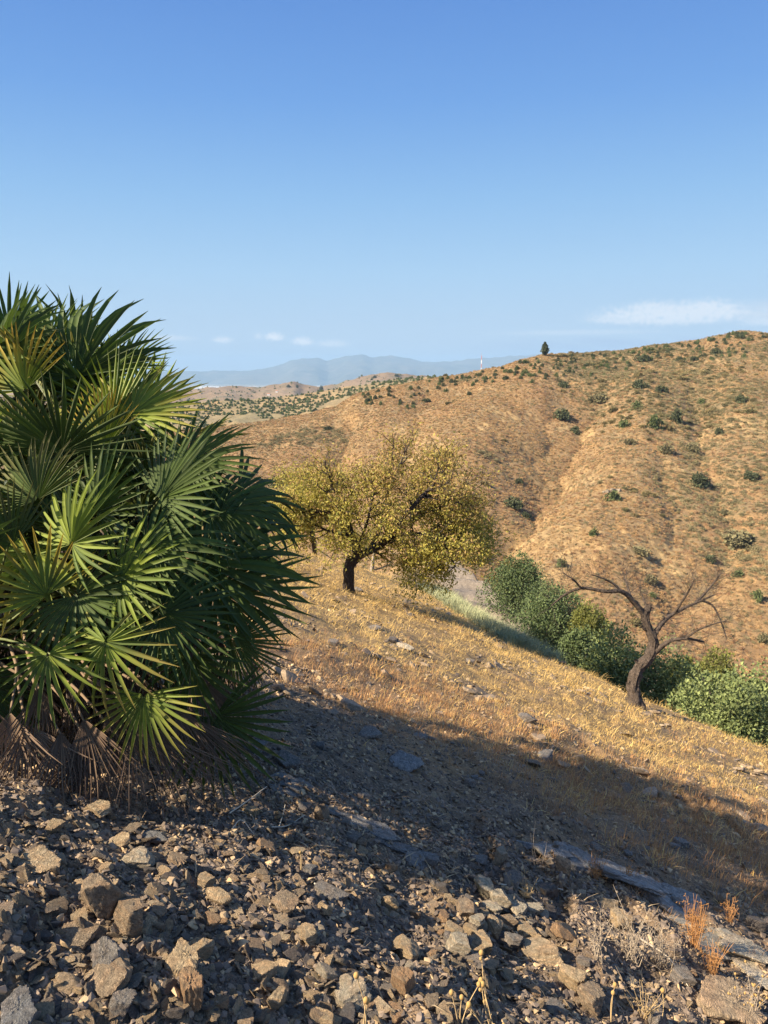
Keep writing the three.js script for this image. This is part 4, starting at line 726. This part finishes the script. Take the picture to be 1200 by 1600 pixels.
weed(820, 1400, 40, 'dry weed growing behind the stone pile', { n: 12, mat: STALK, heads: false, leafy: 4, spread: 1.0, thick: .001, seed: 17 });
weed(1010, 1590, 60, 'dry straw clump between the layered rock and the bottom right slab', { n: 16, mat: STALK, heads: false, leafy: 3, spread: .9, thick: .0011, seed: 18 });
{ // pale twigs lying below the palm, and sticks
  const twig = (label, pts, w = 2) => { const a = pts.map(([px, py, up = 0]) => { const p = hit(px, py, 1, 30); const s = depthOf(p) / FOCAL; p.y += .012 + up * s; return p; }), o = a[0].clone(), g = put('dry_twig', tapered(a.map((p) => p.clone().sub(o)), w / 2 * depthOf(o) / FOCAL, .3 * w * depthOf(o) / FOCAL, 14, 6, .2, w), std({ color: lin(.52, .45, .35) })); g.position.copy(o); tag(g, label, 'twig', 'dry twigs on the stony ground'); };
  twig('pale twig below the palm pointing up to the right', [[358, 1275], [385, 1262, 6], [417, 1236, 4]], 2.4); twig('forked-looking pale twig under the first, below the palm', [[362, 1300], [378, 1290, 5], [400, 1312]], 2); twig('curved pale twig to the right below the palm', [[424, 1296], [450, 1298, 5], [476, 1280, 3]], 2.2); twig('short upright twig by the curved pale twig', [[436, 1296], [441, 1283, 3], [446, 1268, 8]], 1.9); twig('short white stick in the middle gravel', [[491, 1383], [499, 1400, 2], [506, 1414]], 2.6); twig('long thin twig behind the stone pile', [[782, 1385], [808, 1392, 3], [840, 1412]], 2.4); twig('reddish stick lying above the orange slab', [[825, 1388], [850, 1388, 3], [880, 1394]], 3.4); twig('long pale stick crossing the bottom right rubble', [[1000, 1470], [1040, 1500, 4], [1075, 1545]], 3); twig('thin pale twig above the wide corner slab', [[1090, 1548], [1130, 1570, 4], [1160, 1592]], 2.4); twig('pale twig fragment left of the curved twig', [[372, 1270], [390, 1278, 3], [398, 1292]], 1.8);
}

// ------------------------------------------------------------------ shrubs and trees on the hill
{
  const D1 = [.045, .058, .026], D2 = [.085, .095, .045], G1 = [.075, .10, .035], G2 = [.12, .145, .055], O1 = [.13, .12, .06], O2 = [.19, .165, .085];
  const dark = [0, 1, 2].map((i) => shrubLeaves(900 + i, 620, .2, D1, D2, 8, .75)), green = [0, 1, 2].map((i) => shrubLeaves(910 + i, 620, .2, G1, G2, 8, .75)), olive = [0, 1].map((i) => shrubLeaves(920 + i, 560, .2, O1, O2, 8, .75));
  const kinds = { dark, green, olive };
  const shrub = (name, label, kind, px, py, w, h, i, group) => {
    const p = hit(px, py + h * .45, 60, 900); if (!p) return null; const s = depthOf(p) / FOCAL, k = kinds[kind], g = base(name, p), m = put('foliage', k[i % k.length], FARLEAF, g);
    m.scale.set(w * s / 2, h * s, w * s / 2 * (.8 + .4 * ((i * 37) % 10) / 10)); m.position.y = -.06 * h * s; m.rotation.y = i * 1.7;
    tag(g, label, 'shrub', group); return g;
  };
  const list = [['dark', 1004, 559, 26, 12, 'dark shrub highest on the spur, just below the skyline'], ['dark', 1001, 599, 24, 13, 'pair-topped dark shrub on the spur below the highest one'], ['dark', 879, 600, 18, 11, 'dark shrub below the lone skyline tree'], ['dark', 879, 645, 38, 19, 'broad dark shrub clump left of the gully head'], ['dark', 900, 671, 20, 11, 'small dark shrub on the gully edge under the broad clump'], ['olive', 936, 620, 36, 14, 'olive-green shrub patch at the gully head'], ['dark', 1034, 607, 24, 12, 'dark shrub right of the spur crest'], ['green', 994, 634, 19, 15, 'bright green shrub high on the spur'], ['green', 976, 661, 20, 13, 'green shrub on the spur below the bright one'], ['green', 1023, 659, 27, 22, 'tall green shrub, left one of the green pair on the right slope'], ['dark', 1055, 649, 27, 23, 'dark green shrub, right one of the green pair on the right slope'], ['green', 1096, 626, 13, 9, 'small green shrub on the upper right slope'], ['dark', 1123, 672, 16, 12, 'small dark shrub in the middle of the right slope'], ['dark', 1090, 748, 40, 22, 'broad dark shrub clump in the middle right'], ['dark', 1171, 742, 28, 16, 'dark shrub clump by the right edge'], ['olive', 1082, 699, 24, 18, 'olive shrub above the broad middle-right clump'], ['dark', 1158, 622, 22, 14, 'dark shrub high on the right slope'], ['dark', 800, 783, 31, 17, 'very dark shrub alone left of the big gully'], ['green', 958, 774, 25, 15, 'round green shrub under the rock outcrop'], ['green', 928, 831, 17, 12, 'round green shrub low on the spur'], ['green', 877, 878, 20, 14, 'round bright green shrub lowest on the spur'], ['green', 1183, 929, 22, 16, 'green shrub low by the right edge'], ['green', 1019, 929, 13, 9, 'small green shrub above the bare tree'], ['dark', 1112, 872, 28, 14, 'dark green shrub at the foot of the right slope'], ['olive', 1158, 840, 60, 26, 'large olive-green thicket at the foot of the right slope'], ['olive', 1192, 996, 26, 16, 'yellow-green shrub by the right edge above the bushes'], ['olive', 1015, 904, 30, 14, 'pale green shrub low in the valley'], ['dark', 810, 750, 15, 8, 'small dark shrub above the very dark one'], ['dark', 820, 804, 22, 10, 'flat dark shrub below the very dark one'], ['olive', 1131, 799, 19, 12, 'olive shrub low on the right slope'], ['dark', 512, 668, 14, 7, 'black-looking shrub alone on the left hillside'], ['dark', 430, 752, 24, 16, 'dark grey shrub beside the palm tips'], ['green', 1152, 895, 20, 12, 'green shrub under the large thicket'], ['dark', 1060, 560, 14, 9, 'dark shrub between the spur top and the peak'], ['dark', 1120, 548, 18, 11, 'dark shrub just below the peak'], ['dark', 1155, 524, 16, 8, 'dark shrub on the bare peak'], ['olive', 1040, 700, 30, 15, 'olive shrub patch under the green pair'], ['olive', 1000, 860, 34, 14, 'greyish shrub patch low on the spur'], ['olive', 985, 690, 22, 12, 'olive shrub on the spur crest'], ['dark', 1085, 560, 15, 8, 'dark shrub left of the peak on the skyline slope']];
  list.forEach(([k, px, py, w, h, label], i) => shrub('hill_shrub', label, k, px, py, w, h, i, 'shrubs on the far hillside'));
  // a young orchard planted along the crest, and loose bushes
  const r = rng(63); let made = 0;
  for (let i = 0; i < 900 && made < 250; i++) {
    const px = 560 + r() * 640, top = table(crestRow, px), py = top + 3 + 36 * r() ** 1.6, k = noise(px * .012, py * .03);
    if (r() > .55 + k) continue;
    const row = Math.round(py / 5) * 5 + (r() - .5) * 1.5, w = 5.5 + 3.5 * r();
    const g = shrub('orchard_shrub', 'small round green shrub dotted along the upper hill', r() < .5 ? 'green' : 'dark', px, Math.max(row, top + 3), w, w * .8, i, 'small shrubs along the hill crest'); if (g) { made++; g.userData.label = `${w < 6.6 ? 'tiny' : w < 8 ? 'small' : 'larger'} round shrub ${py - top < 7 ? 'on the skyline' : py - top < 18 ? 'just below the skyline' : 'on the upper slope'} ${px < 640 ? 'above the yellow almond tree' : px < 745 ? 'left of the radio mast' : px < 840 ? 'between the mast and the lone tree' : px < 930 ? 'just right of the lone skyline tree' : px < 1040 ? 'between the lone tree and the peak' : px < 1130 ? 'on the left shoulder of the peak' : 'around the bare peak'}`; }
  }
  // scrub: dry tufts and low bushes past counting
  const M = new THREE.Matrix4(), c = new THREE.Color(), tuftG = [0, 1, 2].map((i) => { const g = shrubLeaves(930 + i, 210, .2, [1, 1, 1], [.75, .75, .75], 6, .7, .35); return g; }), mat = std({ vertexColors: true, side: THREE.DoubleSide });
  const q = rng(64);
  for (let v = 0; v < 3; v++) {
    const items = [];
    for (let i = 0; i < 48000; i++) {
      const az = -.55 + q() * 1.12, rho = mix(150, 520, q() ** .8), x = Math.tan(az) * rho, z = -rho, u = 600 + 1220 * x / rho;
      const green = fbm(x * .013 + 3, z * .013, 3) + .55 * smooth(70, 170, x) - .08, kind = q(), size = .35 + .75 * q() * q() + (green > .25 && kind < .3 ? 1.0 * q() : 0);
      if (q() < .35 && fbm(x * .03 + 90, -z * .03 + 4, 3) > .25) continue;
      const col = kind < .22 + .55 * clamp(green + .1) ? tint(q, [.18, .16, .08], [.29, .245, .13]) : kind < .75 ? tint(q, [.42, .26, .12], [.52, .35, .17]) : tint(q, [.31, .17, .09], [.36, .23, .125]);
      items.push([x, z, size, col]);
    }
    const o = new THREE.InstancedMesh(tuftG[v], mat, items.length); o.name = numbered('hill_scrub'); o.userData.kind = 'stuff'; o.userData.label = 'dry grass tufts and low scrub covering the hillside'; o.castShadow = o.receiveShadow = true;
    items.forEach(([x, z, s, col], i) => { M.makeRotationY(i * 2.1).scale(V(s, s * .8, s)).setPosition(x, height(x, z) - .08 * s, z); o.setMatrixAt(i, M); o.setColorAt(i, c.setRGB(...col)); });
    scene.add(o);
  }
  // bigger bushes of the scrub, gathered in patches and in the gullies
  {
    const items = [];
    for (let i = 0; i < 9000 && items.length < 800; i++) { const az = -.2 + q() * .72, rho = mix(170, 515, q() ** .8), x = Math.tan(az) * rho, z = -rho, k = fbm(x * .022 + 40, z * .022, 3) + .45 * smooth(60, 170, x); if (q() > smooth(.12, .75, k)) continue; items.push([x, z, .7 + 1.7 * q() * q(), tint(q, [.9, .95, .8], [1.7, 1.5, 1.3])]); }
    const o = new THREE.InstancedMesh(olive[0], FARLEAF, items.length); o.name = 'bushy_scrub'; o.userData.kind = 'stuff'; o.userData.label = 'grey-green bushes scattered in patches over the hillside'; o.castShadow = o.receiveShadow = true;
    items.forEach(([x, z, s, col], i) => { M.makeRotationY(i * 1.1).scale(V(s * 1.2, s, s * 1.2)).setPosition(x, height(x, z) - .1 * s, z); o.setMatrixAt(i, M); o.setColorAt(i, c.setRGB(col[0] * .8, col[1] * .8, col[2] * .8)); }); scene.add(o);
  }
  // olive groves on the ridges behind
  const gro = [];
  for (let i = 0; i < 14000; i++) { const u = -250 + q() * 1000, row = Math.floor(q() * 44), rho = 500 + row * 11.5 + (q() - .5) * 5, x = (Math.round((u - 600) / 1220 * rho / 7) * 7) + (q() - .5) * 5.5, k = noise(x * .012 + 3, rho * .012); if (k < -.2) continue; gro.push([x, groveH(x, -rho), -rho, 1.1 + 1.3 * q()]); }
  for (let i = 0; i < 2600; i++) { const u = 150 + q() * 600, rho = 1450 + q() * 850, x = (u - 600) / 1220 * rho, k = fbm(x * .006 + 3, rho * .006, 3); if (q() > .3 + k * 1.4) continue; gro.push([x, backH(x, -rho), -rho, 1.8 + 2.6 * q() * q()]); }
  const o = new THREE.InstancedMesh(green[0], FARLEAF, gro.length); o.name = 'olive_grove'; o.userData.kind = 'stuff'; o.userData.label = 'rows of small olive trees on the distant ridges';
  gro.forEach(([x, y, z, s], i) => { M.makeRotationY(i).scale(V(s, s * 1.25, s)).setPosition(x, y - .1, z); o.setMatrixAt(i, M); const b = 1.0 + .6 * q(); o.setColorAt(i, c.setRGB(b, b, b)); }); scene.add(o);

  // the lone tree on the skyline
  {
    const p = hit(851, 556, 60, 900) ?? ground(104, -500), s = depthOf(p) / FOCAL, g = base('skyline_tree', p), rr = rng(8), L = new Leaves();
    tag(g, 'lone dark tree standing on the hill skyline', 'tree');
    put('trunk', tapered([V(0, -.3, 0), V(.1, 4 * s, 0), V(0, 13 * s, 0)], 1.1 * s, .3 * s, 8, 7, .1), BARKDARK, g);
    for (let i = 0; i < 2600; i++) { const t = rr(), a = rr() * 6.28, lobes = .7 + .45 * noise(a * 1.1 + 3, t * 5), w = 7.6 * s * Math.sin(Math.PI * (.12 + .86 * t) ** .8) * lobes * Math.sqrt(rr()); L.add(V(Math.cos(a) * w, (2.5 + 18 * t) * s, Math.sin(a) * w), unit(rr), unit(rr), .75, .22, .3, tint(rr, D1, D2)); }
    put('crown', L.build(), FARLEAF, g);
  }
  // weathered rock outcrop on the spur
  {
    const p = hit(957, 768, 60, 900), s = depthOf(p) / FOCAL, g = base('rock_outcrop', p); tag(g, 'weathered grey rock outcrop on the spur above a round shrub', 'rock outcrop');
    for (const [dx, dz, w, h, i] of [[-8, 0, 9, 7, 0], [1, 1, 10, 9, 1], [9, 0, 8, 6, 2], [5, -3, 7, 4, 3], [-13, -2, 6, 4, 4]]) { const m = put('rock', chunks[i], stoneMat(.30, .25, .19), g); m.scale.set(w * s * .55, h * s * .7, w * s * .5); m.position.set(dx * s, h * s * .12, dz * s); m.rotation.y = i; m.position.y += height(p.x + dx * s, p.z + dz * s) - p.y; }
  }
  // red and white radio mast on the ridge behind
  {
    const top = at(752, 556, 640), foot = at(752, 577, 640), H = top.y - foot.y + 12, g = base('radio_mast', V(foot.x, foot.y - 12, foot.z)), w = .22, red = std({ color: lin(.45, .16, .12) }), white = std({ color: lin(.75, .75, .75) }); tag(g, 'thin red and white radio mast rising behind the hill crest', 'mast');
    const n = 7; for (let i = 0; i < n; i++) { const y0 = H * i / n, y1 = H * (i + 1) / n, bars = []; for (const [a, b] of [[-1, -1], [1, -1], [1, 1], [-1, 1]]) bars.push(tube([V(a * w, y0, b * w), V(a * w, y1, b * w)], [.07, .07], 5)); for (const [a, b, c2, d] of [[-1, -1, 1, -1], [1, -1, 1, 1], [1, 1, -1, 1], [-1, 1, -1, -1]]) { bars.push(tube([V(a * w, y0, b * w), V(c2 * w, y1, d * w)], [.04, .04], 4)); bars.push(tube([V(a * w, y1, b * w), V(c2 * w, y1, d * w)], [.04, .04], 4)); } put('section', mergeGeometries(bars), i % 2 ? white : red, g); }
    put('antenna', tube([V(0, H, 0), V(0, H + 2.5, 0)], [.08, .04], 5), red, g);
  }
  // white houses on the brown ridge
  for (const [px, py, w, label] of [[488, 602, 5, 'tiny white house left of the dark ridge tree'], [419, 612, 4, 'tiny white house low on the brown ridge near the grove'], [557, 594, 6, 'white house on the right shoulder of the brown ridge'], [432, 601, 3, 'tiny white house left of the brown ridge knoll']]) {
    const rho = 2150, x = (px - 600) / 1220 * rho, s = rho / FOCAL, y = backH(x, -rho), g = base('white_house', V(x, y - .5, -rho)), W = w * s, Hh = 4.2; tag(g, label, 'house');
    put('wall', new THREE.BoxGeometry(W, Hh, 7).translate(0, Hh / 2, 0), std({ color: lin(.8, .78, .74) }), g);
    const sh = new THREE.Shape([new THREE.Vector2(-4.1, 0), new THREE.Vector2(4.1, 0), new THREE.Vector2(0, 1.9)]), rf = new THREE.ExtrudeGeometry(sh, { depth: W + .6, bevelEnabled: false }); rf.rotateY(Math.PI / 2); rf.translate(-(W + .6) / 2, Hh + .01, 0); put('roof', rf, std({ color: lin(.35, .16, .09) }), g);
  }
  // dark single trees on the brown ridge
  for (const [px, w, h, label] of [[501, 9, 12, 'large dark tree on the brown ridge right of the white house'], [450, 6, 5, 'dark tree on top of the brown ridge knoll'], [464, 5, 5, 'dark tree just right of the knoll top'], [585, 8, 6, 'dark trees clump on the highest part of the brown ridge'], [620, 9, 5, 'dark low tree near the right end of the brown ridge']]) {
    const rho = 2230, x = (px - 600) / 1220 * rho, s = rho / FOCAL, g = base('ridge_tree', V(x, backH(x, -rho) - 1, -rho)); tag(g, label, 'tree');
    const m = put('crown', dark[px % 3], FARLEAF, g); m.scale.set(w * s / 2, h * s, w * s / 2); m.position.y = 1; put('trunk', tapered([V(0, -1, 0), V(0, 2, 0), V(0, 4, 0)], .5, .3, 4, 6), BARKDARK, g);
  }
  // pale buildings of the far town on the plain
  const tw = []; for (let i = 0; i < 700; i++) { const c0 = q() < .6 ? [330, 597, 26] : q() < .5 ? [460, 590, 60] : [560, 588, 60], px = c0[0] + (q() + q() - 1) * c0[2] * 1.4, rho = mix(10500, 15000, q()); tw.push([(px - 600) / 1220 * rho, -rho, 18 + 40 * q(), 8 + 14 * q()]); }
  const t = new THREE.InstancedMesh(new THREE.BoxGeometry(1, 1, 1), std({ color: lin(.75, .72, .68) }), tw.length); t.name = 'distant_town'; t.userData.kind = 'stuff'; t.userData.label = 'pale specks of a far town on the plain';
  tw.forEach(([x, z, w, h], i) => { M.makeScale(w, h, w * .7).setPosition(x, -233 + h / 2, z); t.setMatrixAt(i, M); }); scene.add(t);
}

renderer.render(scene, camera);
